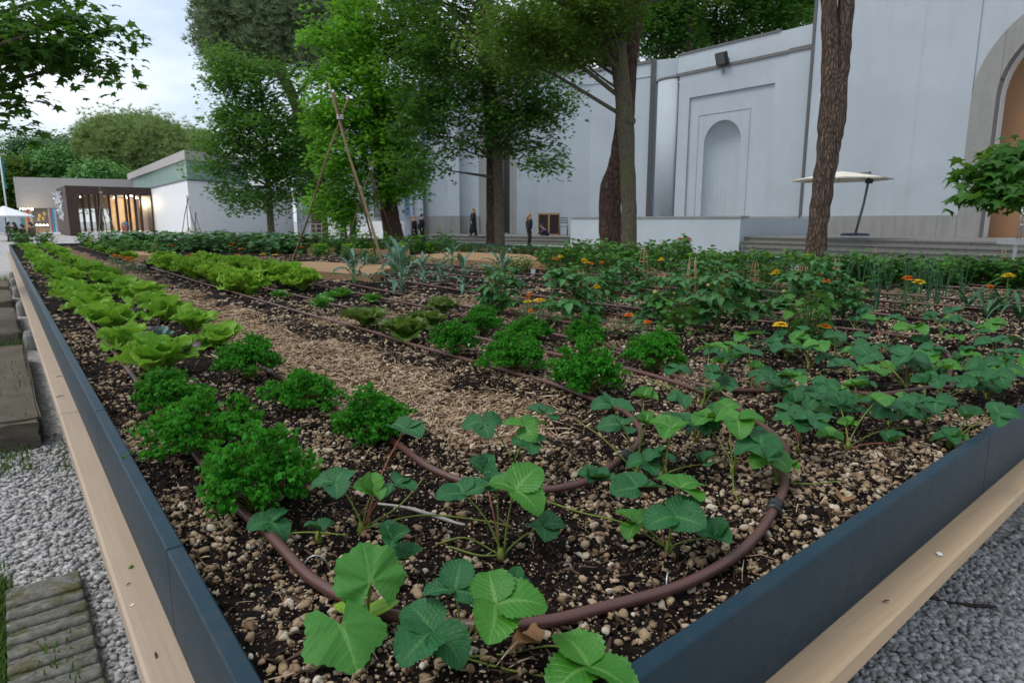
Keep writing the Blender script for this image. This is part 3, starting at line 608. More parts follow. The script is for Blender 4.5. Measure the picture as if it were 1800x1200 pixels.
strawberry((1510, 702), [(1395, 662, .12, .07, bb), (1450, 674, .12, .06, d), (1505, 682, .07, .05, bb), (1465, 705, .06, .06, d)], 'spreading strawberry plant just inside the right hose loop', 16, [[(1440, 655, .03), (1500, 650, .03)]])
strawberry((1562, 752), [(1550, 712, .10, .076, d), (1582, 728, .07, .07, d), (1500, 720, .08, .06, d)], 'strawberry plant below the right hose loop, dark flat leaves', 17)
strawberry((1652, 712), [(1648, 668, .10, .072, d), (1688, 674, .09, .062, d), (1630, 655, .10, .05, bb)], 'strawberry plant with splayed stalks at right, near the rail', 18, [[(1700, 670, .03), (1755, 650, .03)]])
strawberry((1712, 690), [(1732, 642, .12, .08, d), (1768, 622, .13, .08, d), (1782, 652, .09, .07, d)], 'dense dark strawberry plant touching the right picture edge', 19)
strawberry((1548, 625), [(1540, 562, .14, .082, bb), (1602, 578, .15, .10, bb), (1575, 560, .12, .06, d), (1520, 590, .1, .06, d)], 'strawberry plant with the highest bright leaf, in front of the onion row', 20)
strawberry((1592, 692), [(1597, 626, .16, .088, d), (1528, 626, .12, .085, d), (1535, 652, .09, .075, bb), (1515, 607, .13, .07, d)], 'big strawberry plant with one large round leaf in the middle of the right patch', 21)
strawberry((1690, 605), [(1690, 566, .12, .088, d), (1742, 568, .12, .088, bb), (1720, 585, .08, .06, d)], 'back right strawberry plant below the leek tuft', 22)
strawberry((1745, 652), [(1745, 602, .12, .085, d), (1775, 598, .12, .08, d), (1705, 625, .1, .06, bb)], 'strawberry plant at the right edge behind the dense dark one', 23)
strawberry((1668, 788), [(1668, 766, .04, .055, d), (1682, 772, .03, .04, bb)], 'small lone strawberry rosette closest to the right rail', 24)
strawberry((1640, 655), [(1640, 615, .11, .07, d), (1660, 640, .08, .06, bb), (1620, 600, .1, .06, d)], 'strawberry plant under the curled orange dead leaf, right patch', 25)
strawberry((1470, 640), [(1470, 590, .13, .07, d), (1500, 615, .1, .06, bb), (1440, 620, .08, .05, d)], 'strawberry plant between the orange marigold and right hose loop', 26)
strawberry((468, 945), [(476, 918, .03, .062, d)], 'low dark strawberry offshoot beside the left hose bend', 27, [[(540, 935, .012), (610, 940, .012)]])
strawberry((560, 945), [(562, 935, .035, .045, d)], 'tiny strawberry offshoot lying on a red runner, left front', 28)
strawberry((700, 1000), [(690, 950, .06, .045, d), (712, 985, .03, .045, d)], 'small dark strawberry offshoot behind the squash seedling', 29)
strawberry((1080, 850), [(1045, 842, .05, .05, d)], 'dull strawberry leaf lying over the inner hose', 30)

for k, (px, py, lb) in enumerate(((1275, 655, 'low strawberry plant just behind the tall one with pale stalks'), (1372, 700, 'strawberry plant left of where the right hose loop turns'), (1452, 735, 'strawberry plant below the left end of the right hose loop'), (1610, 668, 'strawberry plant crossing the right hose loop near its far bend'), (1625, 748, 'small strawberry plant between the right hose loop and the rail'), (1735, 700, 'strawberry plant by the rail at the right picture edge'), (1380, 635, 'strawberry plant between the two folded-leaf ones below the marigolds'), (1655, 588, 'strawberry plant under the leek tufts, left of the back right one'), (1500, 585, 'strawberry plant in front of the slim onions, middle right'), (1225, 775, 'low dark strawberry plant between the two hose bends'))):
    strawberry((px, py), [(px-18, py-34, .09, .066, d), (px+20, py-42, .12, .07, bb if k % 3 == 0 else d), (px+3, py-22, .06, .055, d)], lb, 40+k, (), 3)
# dry leaves on the soil
for k, (px, py, h, s, az, lb) in enumerate(((948, 1150, .01, .05, 2.2, 'brown dry leaflet pair on the soil beside the nearest strawberry plant'), (1480, 888, .012, .06, .4, 'flat brown dry leaf on pebbles near the right rail'), (1668, 648, .10, .045, 1.2, 'curled orange dead leaf among the right strawberries'), (545, 862, .006, .03, 1., 'small dry leaf scrap beside the nearest parsley'))):
    p = atz(px, py, SOIL+h); p[2] = max(p[2], hs(p[0], p[1])+.012); m = MB()
    for da in ((-.5, .5) if k == 0 else (0,)): leaf(m, s, s*.75, azel(az+da, .1, .2), (0, 0, 0), 12, 6, obov, .25, .3, 1.4, .05, 2, .1, .1, k, .3)
    o = m.build('dead_leaf', M['deadleaf']); o.location = tuple(float(v) for v in p); tag(o, lb, 'leaf')
# squash seedling, left front
def roundleaf(mb, P, az, el, Lr, lobes, seed, n=84, rings=6, lobe=.16):
    r = np.random.default_rng(seed); a = np.linspace(-2.75, 2.75, n+1); V = [(0, 0, 0)]; UV = [(0, 0)]
    for k in range(1, rings+1):
        t = k/rings; rad = Lr*t*(1+lobe*np.cos(a*lobes)*t+.022*np.where((np.arange(n+1)//2) % 2 == 0, 1, -1)*(k == rings)); 
        V += list(np.stack((rad*np.sin(a), .18*Lr*t+rad*np.cos(a)*.95, .14*Lr*t*np.cos(a*lobes+1)*.4-.18*Lr*t*t+.10*Lr*np.abs(np.sin(a*2.5))*t), -1)); UV += [(math.sin(x)*t, .5+.5*t*cos(x)) for x in a]
    Fs = [(0, i, i+1) for i in range(1, n+1)]
    for k in range(rings-1):
        o = 1+k*(n+1); Fs += [(o+i, o+n+1+i, o+n+2+i, o+i+1) for i in range(n)]
    mb.add(np.array(V)@azel(az, el).T+np.asarray(P), Fs, UV)
b0 = np.array(atz(645, 1108, SOIL)); b0[2] = hs(b0[0], b0[1])
e = empty('squash_seedling', b0, 0, 'young squash seedling with two wide pale green leaves, left front', 'seedling')
view = math.atan2(-b0[1], -b0[0])
st = MB(); P1 = atz(652, 1022, SOIL+.09)-b0; P2 = atz(600, 1098, SOIL+.06)-b0; petiole(st, (0, 0, 0), P1, .0032, .0026, .2); petiole(st, (0, 0, 0), P2, .003, .0024, .8); st.build('stalks', M['stalk'], e)
m = MB(); roundleaf(m, P1, view+pi+.2, .85, .056, 7, 3, lobe=.05); m.build('leaf', M['zuc'], e)
m = MB(); roundleaf(m, P2, view+.35, -.45, .060, 5, 4, lobe=.10); m.build('leaf', M['zuc'], e)
for px, az in ((590, view+pi/2+2.8), (685, view+pi/2+.1)):
    m = MB(); leaf(m, .055, .04, azel(az, .2), (0, 0, .03), 10, 6, obov, .05, .2, .4); m.build('seed_leaf', M['frilly'], e)

# ------------------------------------------------------------------ parsley (three shapes, copied)
def parsley(seed, h=.19, w=.13, n=64):
    r = np.random.default_rng(seed); e = empty('parsley_plant', (0, 0, 0)); st = MB(); fo = MB(); k = 7
    for i in range(n):
        a = r.uniform(0, 2*pi); t = math.sqrt(r.uniform(0, 1)); R = w*t*r.uniform(.8, 1.25); z = h*(1-.5*t*t)*r.uniform(.5, 1.12); p = np.array((R*cos(a), R*sin(a), max(.02, z)))
        petiole(st, (p[0]*.12, p[1]*.12, 0), p, .0016, .001, .6, 4)
        q = 24; C = p+r.normal(0, 1, (q, 3))*np.array((.0165, .0165, .008))
        for c in C:                          # a crisped leaflet: a small crumpled 4x4 sheet
            s = r.uniform(.006, .0105); G = np.stack(np.meshgrid(np.linspace(-1, 1, 4), np.linspace(-1, 1, 4)), -1).reshape(-1, 2); rr = np.linalg.norm(G, axis=1)
            z3 = .55*np.sin(G[:, 0]*3.1+r.uniform(0, 6))*rr+.55*np.sin(G[:, 1]*3.3+r.uniform(0, 6))*rr+r.normal(0, .16, 16)
            V = np.column_stack((G*(1-.18*rr)[:, None]+r.normal(0, .1, (16, 2)), z3))*s; az, el, ro = r.uniform(0, 6.3), r.normal(0, .5), r.normal(0, .5)
            i4 = np.arange(3)[:, None]*4; j = np.arange(3)[None]; Fq = np.stack((i4+j, i4+j+1, i4+5+j, i4+4+j), -1).reshape(-1, 4); fo.add(V@(rz(az)@rx(el)@ry(ro)).T+c, Fq)
    st.build('stalks', M['stalk'], e); fo.build('leaves', M['parsley'], e, False); return e
PARS = [parsley(1), parsley(2, .17, .145), parsley(3, .21, .11)]
usedP = {}
def place(protos, used, k, x, y, rot, sc, label, cat, group, z=None, scz=None):
    z = hs(x, y)-.004 if z is None else z; p = protos[k % len(protos)]
    if k % len(protos) not in used:
        used[k % len(protos)] = 1; p.location = (x, y, z); p.rotation_euler = (0, 0, rot); p.scale = (sc, sc, scz or sc); tag(p, label, cat, group); return p
    c = copy_tree(p, (x, y, z), rot, label, sc, None, group, scz); c['category'] = cat; return c
PL = [(305, 728, .80, 'curly parsley clump by the left rail, below the last romaine lettuce'), (368, 800, .93, 'curly parsley clump along the left rail, middle of three'), (458, 890, .92, 'curly parsley clump nearest the left front hose bend'),
 (440, 668, .88, 'curly parsley clump left of the straw path, farthest of its row'), (527, 720, .78, 'curly parsley clump at the straw path edge, beside the inner hose'), (655, 775, .80, 'curly parsley clump standing on the near left straw path edge'),
 (797, 630, .82, 'curly parsley clump just right of the red-edged lettuces'), (902, 655, .9, 'curly parsley clump on the right of the straw path, hose behind it'), (1030, 690, 1.0, 'biggest curly parsley clump, right of the straw, middle of the bed'),
 (852, 585, .8, 'curly parsley clump under the tomato with yellow marigolds nearby'), (930, 605, .75, 'curly parsley clump below the two yellow marigolds'), (1030, 612, .75, 'curly parsley clump directly behind the biggest one'), (1150, 655, .88, 'rightmost curly parsley clump, beside the tall strawberry'), (872, 545, .75, 'curly parsley clump shaded by the first tomato plant')]
for k, (px, py, sc, lb) in enumerate(PL):
    p = atz(px, py, SOIL); place(PARS, usedP, k, p[0], p[1], k*1.3, sc, lb, 'parsley', 'curly parsley clumps')

# ------------------------------------------------------------------ lettuces
def lettuce(seed, mat, R, H, n, prof, wide, ruf, rn, open_=.5, name='romaine_lettuce', fold=.18, el0=.45):
    r = np.random.default_rng(seed); e = empty(name, (0, 0, 0)); outer = MB(); inner = MB()
    for i in range(n):
        t = i/(n-1); az = i*2.399+r.normal(0, .15); L = R*(1.15-.45*t)*r.uniform(.9, 1.1)*(1 if t < .7 else .9); el = el0-.2*open_+1.0*t**.9*(1-open_*.25)+r.normal(0, .13)
        mb = outer if t < .55 else inner; q = .012*(1-t)
        leaf(mb, L*(1+(H/R-.8)*t), L*wide, azel(az+r.normal(0, .12), el, r.normal(0, .25)), (q*cos(az), q*sin(az), .005+.012*t), 16, 10, prof, fold, .3*(1-t)+.1, r.uniform(.2, 1.25)*(1-.3*t), ruf*r.uniform(.7, 1.2), rn, .05, r.normal(0, .06), int(r.integers(1e6)), .25+.3*t)
    outer.build('outer_leaves', mat, e); inner.build('heart_leaves', mat, e); return e
ROM = [lettuce(s, M['romaine'], .19, .215, 22, cos_leaf, .74, .048, 2.9, .35) for s in (1, 2, 3, 31, 32)]
FRI = [lettuce(s, M['frilly'], .20, .26, 50, cos_leaf, .56, .068, 4.2, .1, 'frilly_lettuce', .18, .52) for s in (4, 5, 6)]
BUT = [lettuce(s, M['butter'], .095, .075, 18, broad, .85, .022, 2.5, .6, 'butterhead_lettuce') for s in (7, 8)]
RED = [lettuce(s, M['redtip'], .15, .15, 22, cos_leaf, .82, .05, 2.6, .3, 'red_edged_lettuce', .18, .34) for s in (9, 10)]
PUR = [lettuce(s, M['purple'], .11, .07, 11, broad, .7, .03, 3, .9, 'purple_lettuce') for s in (12, 13)]
CAB = [lettuce(15, M['bluecab'], .10, .10, 8, broad, .75, .015, 2, .5, 'blue_cabbage')]
u1, u2, u3, u4, u5, u6 = {}, {}, {}, {}, {}, {}
yA = [3.05, 3.75, 4.45, 4.95, 5.5, 6.05, 6.6, 7.2, 7.8, 8.5, 9.2, 9.9, 10.6, 11.4, 12.2, 13, 13.9, 14.8, 15.7, 16.7, 17.7, 18.8]
for k, y in enumerate(yA):
    place(ROM, u1, k, .46+rng.normal(0, .025), y, rng.uniform(0, 6), rng.uniform(.75, .98) if k else .95, 'bright green romaine lettuce, %s from the near end of the row beside the left rail' % ORD[k], 'lettuce', 'romaine lettuces in two rows along the left rail')
yB = [3.62, 4.2, 4.75, 5.35, 5.95, 6.6, 7.2, 7.8, 8.4, 9.1, 9.8, 10.5, 11.3, 12.1, 13, 13.9, 14.8, 15.7, 16.7, 17.7, 18.8]
for k, y in enumerate(yB):
    place(ROM, u1, k+22, .85+rng.normal(0, .025), y, rng.uniform(0, 6), rng.uniform(.72, .95) if k > 2 else .72+.06*k, 'bright green romaine lettuce, %s from the near end of the row edging the straw path' % ORD[k], 'lettuce', 'romaine lettuces in two rows along the left rail')
for k, y in enumerate((3.45, 4.1, 5.0, 5.9, 6.9, 7.9, 9, 10.4, 12)):
    place(PUR, u5, k, .64+rng.normal(0, .03), y, rng.uniform(0, 6), rng.uniform(.8, 1.0), 'low dark purple lettuce, %s from near end between both romaine rows' % ORD[k], 'lettuce', 'purple lettuces between the romaine rows')
for k, (px, py, lb) in enumerate(((280, 600, 'small blue-green cabbage behind the nearest romaine lettuce'), (180, 520, 'small blue-green cabbage between the romaine rows, middle distance'), (118, 463, 'small blue-green cabbage between the romaine rows, farthest'))):
    p = atz(px, py, SOIL); place(CAB, u6, k, p[0], p[1], k, .8, lb, 'cabbage', 'blue-green cabbages')
fy = [6.05, 6.4, 6.75, 7.1, 7.5, 7.9, 8.35, 8.8, 9.3, 9.8]
for row, x in ((0, 1.72), (1, 2.22)):
    for k, y in enumerate(fy):
        place(FRI, u2, k+row*10, x+rng.normal(0, .02)-.0*y, y+(.12 if row else 0), rng.uniform(0, 6), rng.uniform(.95, 1.12), 'frilly yellow-green lettuce, %s from the near end of the %s row of the pair' % (ORD[k], ('left', 'right')[row]), 'lettuce', 'frilly lettuces in a double row right of the straw path')
for k, (px, py, s, lb) in enumerate(((492, 528, .9, 'butterhead lettuce at the foot of the frilly lettuces, leftmost of five'), (566, 543, 1.05, 'butterhead lettuce nearest the camera, front of the trio by the straw'), (585, 526, .85, 'butterhead lettuce half hidden in the middle of the trio'), (602, 522, .95, 'butterhead lettuce at the back of the trio, right of frilly lettuces'), (655, 535, .9, 'butterhead lettuce standing alone, left of the kale'))):
    p = atz(px, py, SOIL); place(BUT, u3, k, p[0], p[1], k*1.1, s, lb, 'lettuce', 'butterhead lettuces')
for k, (px, py, s, lb) in enumerate(((642, 578, .95, 'red-edged lettuce on the straw, leftmost of four'), (710, 598, 1.05, 'largest red-edged lettuce, in front of the other three'), (748, 574, .85, 'red-edged lettuce behind the largest one'), (778, 552, .8, 'red-edged lettuce farthest back, below the kale'))):
    p = atz(px, py, SOIL); place(RED, u4, k, p[0], p[1], k*2, s, lb, 'lettuce', 'red-edged lettuces')
p = atz(200, 465, SOIL)
LOWR = [lettuce(21, M['purple'], .12, .08, 12, broad, .7, .03, 3, .9, 'purple_lettuce')]; u7 = {}
for k, (x, y) in enumerate(((1.62, 10.4), (1.95, 10.5), (2.3, 10.4), (1.7, 10.9), (2.1, 11))):
    place(LOWR, u7, k, x, y, k, 1.0, 'dark purple lettuce beyond the frilly lettuce rows, %s of five from left' % ORD[k], 'lettuce', 'purple lettuces beyond the frilly ones')

# ------------------------------------------------------------------ kale
def kale(seed, h, n=13, narrow=.22):
    r = np.random.default_rng(seed); e = empty('kale_plant', (0, 0, 0)); st = MB(); lf = MB(); st.tube([(0, 0, -.01), (.004, .0, h*.3), (0, .006, h*.45)], [.013, .011, .008], 8)
    for i in range(n):
        t = i/(n-1); az = i*2.399+r.normal(0, .3); z = h*(.12+.33*t); el = .45+1.0*t; L = h*r.uniform(.55, .72); d = np.array((cos(az)*cos(el), sin(az)*cos(el), sin(el)))
        A = np.array((0, 0, z)); B = A+d*L*.35; st.tube([A, (A+B)/2+np.array((0, 0, .004)), B], [.005, .004, .003], 6)
        leaf(lf, L, L*narrow, azel(az, el, r.normal(0, .15)), A+d*L*.28, 14, 6, lance, .35, .0, r.uniform(1.0, 2.3)*(1-.4*t), .03, 5, .18, r.normal(0, .06), int(r.integers(1e6)))
    st.build('stem', M['kalestem'], e); lf.build('leaves', M['kale'], e); return e
KAL = [kale(1, .31), kale(2, .36, 14), kale(3, .27, 10)]; u8 = {}
for k, (px, py, s, lb) in enumerate(((622, 502, 1.0, 'blue-green kale plant, leftmost of the group behind the butterheads'), (705, 518, 1.05, 'tallest pale-stemmed kale plant, nearest the camera'), (815, 512, 1.1, 'broad grey-blue kale plant right of the bamboo pole'), (882, 500, 1.0, 'kale plant behind the first tomato, its leaf tips bent'), (690, 487, .8, 'kale plant behind the tallest pale-stemmed one'), (795, 470, 1.15, 'upright pointed kale plant before the wooden planter'), (745, 492, .8, 'small kale plant between the two larger grey-blue ones'), (775, 500, .65, 'smallest kale plant, left of the broad grey-blue one'), (640, 478, .7, 'kale plant at the right end of the flat planter'))):
    p = atz(px, py, SOIL); place(KAL, u8, k, p[0], p[1], k*1.7, s*1.2, lb, 'kale', 'kale plants')

# ------------------------------------------------------------------ tomatoes with bamboo cages
def tomato(seed, h=.42, w=.26, n=34, fruit=6):
    r = np.random.default_rng(seed); e = empty('tomato_plant', (0, 0, 0)); st = MB(); lf = MB(); fr = []
    for q in range(3):
        a = r.uniform(0, 6.3); st.tube(curve([(0, 0, -.01), (.03*cos(a), .03*sin(a), h*.5), (.08*cos(a), .08*sin(a), h*.9)], 5), [.006]*6+[.004]*5, 6)
    for i in range(n):
        az = i*2.399+r.normal(0, .3); z = h*r.uniform(.12, .95); L = w*r.uniform(.7, 1.1)*(1.1-.4*z/h); A = np.array((0, 0, z)); d = np.array((cos(az), sin(az), r.uniform(-.1, .5))); B = A+d*L*.9+np.array((0, 0, -.02)); Q = curve([A, A+d*L*.5+np.array((0, 0, .03)), B], 4); st.tube(Q, np.linspace(.003, .0012, len(Q)), 5)
        for j, f in enumerate((.4, .4, .62, .62, .82, .82, 1)):
            c = Q[int(f*(len(Q)-1))]; s = (-1)**j*(1.05 if f < 1 else 0); ll = L*.42*(1.0 if f > .5 else .8)
            leaf(lf, ll, ll*.58, azel(az+s, r.uniform(-.5, .15), r.normal(0, .3)), c, 8, 4, ovate, .2, .2, r.uniform(.5, 1.3), .03, 3, .22, 0, int(r.integers(1e6)))
    st.build('stems', M['tomstem'], e); lf.build('leaves', M['tomato'], e)
    for i in range(fruit):
        a = r.uniform(0, 6.3); m = MB(); rr = r.uniform(.014, .024); q = r.uniform(.5, .9)*w*.75
        pr = [(rr*sin(t), -rr*.92*cos(t)) for t in np.linspace(.1, pi-.1, 9)]; m.lathe(pr, 12, (q*cos(a), q*sin(a), h*r.uniform(.4, .85))); m.build('tomato', M['tomfruit'], e)
    return e
TOM = [tomato(1), tomato(2, .38, .28, 36), tomato(3, .46, .24, 36, 4)]; u9 = {}
TL = [(880, 555, .9, 'lone leafy tomato plant in front of the kale'), (1005, 560, 1.1, 'tomato plant with a round-topped bamboo cage, right of the yellow marigolds'), (1060, 548, .8, 'tomato plant tucked behind the biggest parsley clump'), (1105, 520, .9, 'tomato plant near the sheltered yellow marigold, leaning right'), (1165, 568, 1.0, 'tomato plant behind the rightmost parsley'), (1222, 540, .95, 'tomato plant with two bamboo cages beside it'), (1262, 585, 1.1, 'wide dark tomato plant bearing ripening fruit'), (1310, 560, .85, 'tomato plant left of the tall yellow marigold'), (1412, 575, 1.05, 'tomato plant above the orange marigold'), (1460, 540, .85, 'tomato plant beside the tilted bamboo cage'), (1240, 505, .85, 'tomato plant on the straw patch, farther back'), (1480, 575, .7, 'small pale curled tomato plant by the onion row')]
for k, (px, py, s, lb) in enumerate(TL):
    p = atz(px, py, SOIL); place(TOM, u9, k, p[0], p[1], k*1.1, s*.8, lb, 'tomato plant', 'tomato plants')
def cage(seed, h=.42, tip=.0):
    r = np.random.default_rng(seed); e = empty('bamboo_cage', (0, 0, 0))
    for k in range(4):
        a = k*pi/2+.4; m = MB(); m.tube([(.09*cos(a), .09*sin(a), -.03), (.05*cos(a), .05*sin(a), h*.75), (.03*cos(a), .03*sin(a), h*r.uniform(1.08, 1.2))], [.0045, .004, .003], 6); m.build('stake', M['stake'], e)
    t = np.linspace(0, 2*pi, 17); m = MB()
    for z, q in ((h*.75, .058), (h*.45, .072)): m = MB(); m.tube(np.stack((q*np.cos(t), q*np.sin(t), np.full(17, z)), -1), .0035, 5); m.build('hoop', M['stake'], e)
    return e
CG = [cage(1), cage(2, .36)]; u10 = {}
CL = [(1020, 552, .85, 'bamboo cage over the tomato right of the yellow marigolds'), (1105, 455, .9, 'bamboo cage before the two trunks'), (1130, 500, 1.0, 'bamboo cage on the straw behind the tomatoes, beside the label'), (1160, 548, .95, 'bamboo cage between parsley and the wide tomato'), (1213, 545, 1.05, 'tall bamboo cage left of the wide dark tomato'), (1325, 505, .85, 'bamboo cage with green fruit below, on the straw patch'), (1408, 540, .85, 'tilted bamboo cage above the orange marigold'), (1468, 500, .95, 'pointed bamboo cage in front of the forked pine'), (1535, 475, .8, 'bamboo cage in the bean row right of the forked pine'), (1585, 472, .75, 'pointed bamboo cage below the parasol'), (1760, 478, .8, 'bamboo cage in the bean row near the right edge')]
for k, (px, py, s, lb) in enumerate(CL):
    p = atz(px, py, SOIL); place(CG, u10, k, p[0], p[1], k, s*.78, lb, 'plant cage', 'small bamboo plant cages')

# ------------------------------------------------------------------ marigolds
def marigold(seed, mat, h=.17, nf=2, R=.024):
    r = np.random.default_rng(seed); e = empty('marigold', (0, 0, 0)); st = MB(); lf = MB()
    for i in range(16):
        az = r.uniform(0, 6.3); z = r.uniform(.02, h*.7); d = np.array((cos(az), sin(az), .35)); A = np.array((0, 0, z)); L = r.uniform(.05, .09)
        for j in range(7):
            c = A+d*L*(j+2)/8; s = (-1)**j; leaf(lf, .028, .008, azel(az+s*.9, r.uniform(-.2, .4)), c, 4, 2, lance, .1, 0, .5)
    for i in range(nf):
        a = r.uniform(0, 6.3); q = 0 if nf == 1 else .03; T = np.array((q*cos(a), q*sin(a), h*r.uniform(.8, 1.05))); petiole(st, (0, 0, 0), T, .0022, .0018, .5)
        fl = MB()
        for ring, (np_, el, rr) in enumerate(((11, .05, 1), (10, .45, .85), (8, .85, .65), (6, 1.25, .42))):
            for j in range(np_):
                az = j*2*pi/np_+ring*.3+r.normal(0, .1); leaf(fl, R*rr, R*.62*rr, azel(az, el+r.normal(0, .1)), T+np.array((0, 0, .002*ring)), 4, 3, broad, .05, .3, .9, .03, 2, 0, 0, int(r.integers(1e6)))
        fl.build('flower', mat, e)
    st.build('stems', M['stalk'], e); lf.build('leaves', M['marileaf'], e); return e
MY = [marigold(1, M['mari_y'], .17, 1, .028), marigold(2, M['mari_y'], .2, 2, .026)]; MO = [marigold(3, M['mari_o'], .15, 1, .026), marigold(4, M['mari_o'], .19, 2, .024)]; u11, u12 = {}, {}
def mplace(L, pr, used, word):
    for k, (px, py, h, s, lb) in enumerate(L):
        p = atz(px, py, SOIL+h); kk = 0 if s < 0 else 1; s = abs(s); base = (.17, .2, .15, .19)[(0 if word == 'yellow' else 2)+kk]
        place(pr, used, kk, p[0], p[1], k*2.1, s*1.3, lb, 'marigold', word+' marigolds', None, h/base)
mplace([(928, 534, .13, -.9, 'yellow marigold, left of the pair beside parsley'), (948, 533, .14, -1.2, 'yellow marigold, larger right one of the pair beside parsley'), (1049, 503, .2, -.9, 'single yellow marigold touching the bamboo cage top'), (1355, 566, .17, 1.15, 'tall double-headed yellow marigold in front of the tomatoes'), (985, 453, .25, -1.2, 'yellow marigold left before the far planter corner'), (1033, 452, .3, 1.2, 'yellow marigold pair before the tree trunks'), (1155, 453, .25, 1.2, 'yellow marigold before the white parapet'), (1370, 473, .26, 1.1, 'yellow marigold before the stone steps, left of the forked pine'), (1615, 499, .24, -1.2, 'yellow marigold beside an orange one in the onion row'), (1772, 490, .25, -1.3, 'yellow marigold above withered onion heads'), (1400, 477, .2, -.9, 'yellow flower on a white tag near the straw'), (375, 453, .14, -1.6, 'large yellow marigold in front of the far squash bush'), (484, 449, .16, -1.6, 'yellow marigold right end of the far squash bush'), (462, 443, .2, 1.3, 'yellow marigold pair low in the far squash bush')], MY, u11, 'yellow')
mplace([(927, 521, .14, -1.05, 'orange marigold behind the yellow pair'), (933, 545, .11, -.7, 'small orange marigold under the yellow pair'), (931, 510, .13, -.8, 'dark orange marigold farthest behind the yellow pair'), (1106, 552, .14, -1.0, 'orange marigold right of the tomato with cage'), (1138, 564, .12, -.85, 'low orange marigold behind the rightmost parsley'), (1449, 565, .13, -1.2, 'orange marigold before the small curled tomato'), (1435, 481, .26, 1.0, 'orange marigold pair before the forked pine'), (1452, 495, .22, -1.0, 'orange marigold just below the pair at the forked pine'), (1595, 492, .24, -1.3, 'orange marigold in the onion row'), (1741, 502, .2, -.8, 'small orange marigold near the right edge'), (973, 453, .22, 1.1, 'orange marigold pair near the far planter corner'), (1040, 462, .2, -1., 'orange marigold below the yellow pair before the trunks'), (1058, 460, .24, -1., 'orange marigold in the bean leaves before the trunks')], MO, u12, 'orange')
for k, (px, py) in enumerate(((205, 445), (212, 447), (196, 443), (222, 450), (232, 448), (240, 452), (400, 421), (408, 428), (416, 421), (403, 432), (440, 428), (455, 425), (425, 436), (330, 447), (270, 433), (300, 430), (160, 422), (190, 421), (200, 419), (530, 432), (545, 430), (412, 447), (450, 453))):
    p = atz(px, py, SOIL+.2); place(MO, u12, 1, p[0], p[1], k, 1.5, 'small orange marigold among the far squash and low rows, %s of twenty-three' % ORD[k], 'marigold', 'far orange marigolds', None, 1.05)

# ------------------------------------------------------------------ onions
def onion(seed, h=.34, n=7, flat=False):
    r = np.random.default_rng(seed); e = empty('leek_plant' if flat else 'onion_plant', (0, 0, 0)); lf = MB()
    for i in range(n):
        az = r.uniform(0, 6.3); tl = r.uniform(.05, .28); L = h*r.uniform(.7, 1.1); d = np.array((cos(az)*sin(tl), sin(az)*sin(tl), cos(tl))); o = np.array((cos(az), sin(az), 0))*.006
        if flat: leaf(lf, L*1.25, .028, azel(az, 1.35-tl), o, 14, 2, lambda u: 1-.85*u**2, .3, .1, r.uniform(1.2, 2.4))
        else: lf.tube(curve([o, o+d*L*.55, o+d*L+np.array((cos(az), sin(az), 0))*L*.06], 5), np.linspace(.0042, .0016, 11), 6)
    lf.build('blades', M['onion'], e); s = MB(); s.lathe([(.006, -.01), (.009, .01), (.006, .05), (.004, .07)], 8); s.build('bulb_neck', M['kalestem'], e); return e
ON = [onion(1), onion(2, .3, 6), onion(3, .38, 6)]; u13 = {}
OL = sorted(((1400, 520), (1430, 512), (1462, 530), (1490, 500), (1512, 515), (1540, 548), (1530, 518), (1560, 510), (1590, 535), (1600, 520), (1632, 528), (1645, 540), (1660, 520), (1390, 500), (1365, 495), (1345, 490), (1320, 490), (1480, 520), (1575, 500), (1615, 515), (1690, 530), (1440, 545), (1510, 490), (1300, 485), (1540, 495), (1670, 500), (1175, 478), (1205, 480)))
orank = list(range(len(OL))); k = 0
for px, py in OL:
    p = atz(px, py, SOIL); place(ON, u13, k, p[0], p[1], k*1.9, rng.uniform(.85, 1.15), 'slim upright onion tuft before the bean hedge, %s from left of its group' % ORD[orank[k]], 'onion', 'onion tufts'); k += 1
LK = [onion(7, .3, 8, True)]; u14 = {}
for k, (px, py, lb) in enumerate(((1735, 560, 'bending leek tuft above the right strawberries'), (1762, 548, 'bending leek tuft second from the right edge'), (1790, 565, 'bending leek tuft cut by the right picture edge'), (1700, 545, 'bending leek tuft, leftmost of the four'))):
    p = atz(px, py, SOIL); place(LK, u14, k, p[0], p[1], k*1.4, 1.0, lb, 'leek', 'leek tufts')

# ------------------------------------------------------------------ beans, hedge rows, squash bushes
def leafy(name, seed, mat, h, w, n, ls, prof=ovate, wide=.8, nu=6, nv=4, teeth=0, stem='tomstem', droop=.9, ruf=.01):
    r = np.random.default_rng(seed); e = empty(name, (0, 0, 0)); st = MB(); lf = MB()
    for i in range(n):
        az = r.uniform(0, 6.3); t = r.uniform(.15, 1); R = w*math.sqrt(r.uniform(.02, 1))*(1-.35*t*t); p = np.array((R*cos(az), R*sin(az), h*t*r.uniform(.85, 1.1)))
        if i % 2 == 0: petiole(st, (p[0]*.15, p[1]*.15, 0), p, .0045*h/.4, .002, .4, 4)
        L = ls*r.uniform(.7, 1.25); leaf(lf, L, L*wide, azel(az+r.normal(0, .8), r.uniform(-.5, .6), r.normal(0, .35)), p, nu, nv, prof, .12, .15, r.uniform(.3, droop), ruf, 2, teeth, 0, int(r.integers(1e6)))
    st.build('stems', M[stem], e); lf.build('leaves', mat, e); return e
BE = [leafy('bean_plant', s, M['bean'], .40, .22, 85, .085) for s in (1, 2)]+[leafy('bean_plant', 3, M['bean'], .46, .2, 85, .095)]; u15 = {}
k = 0
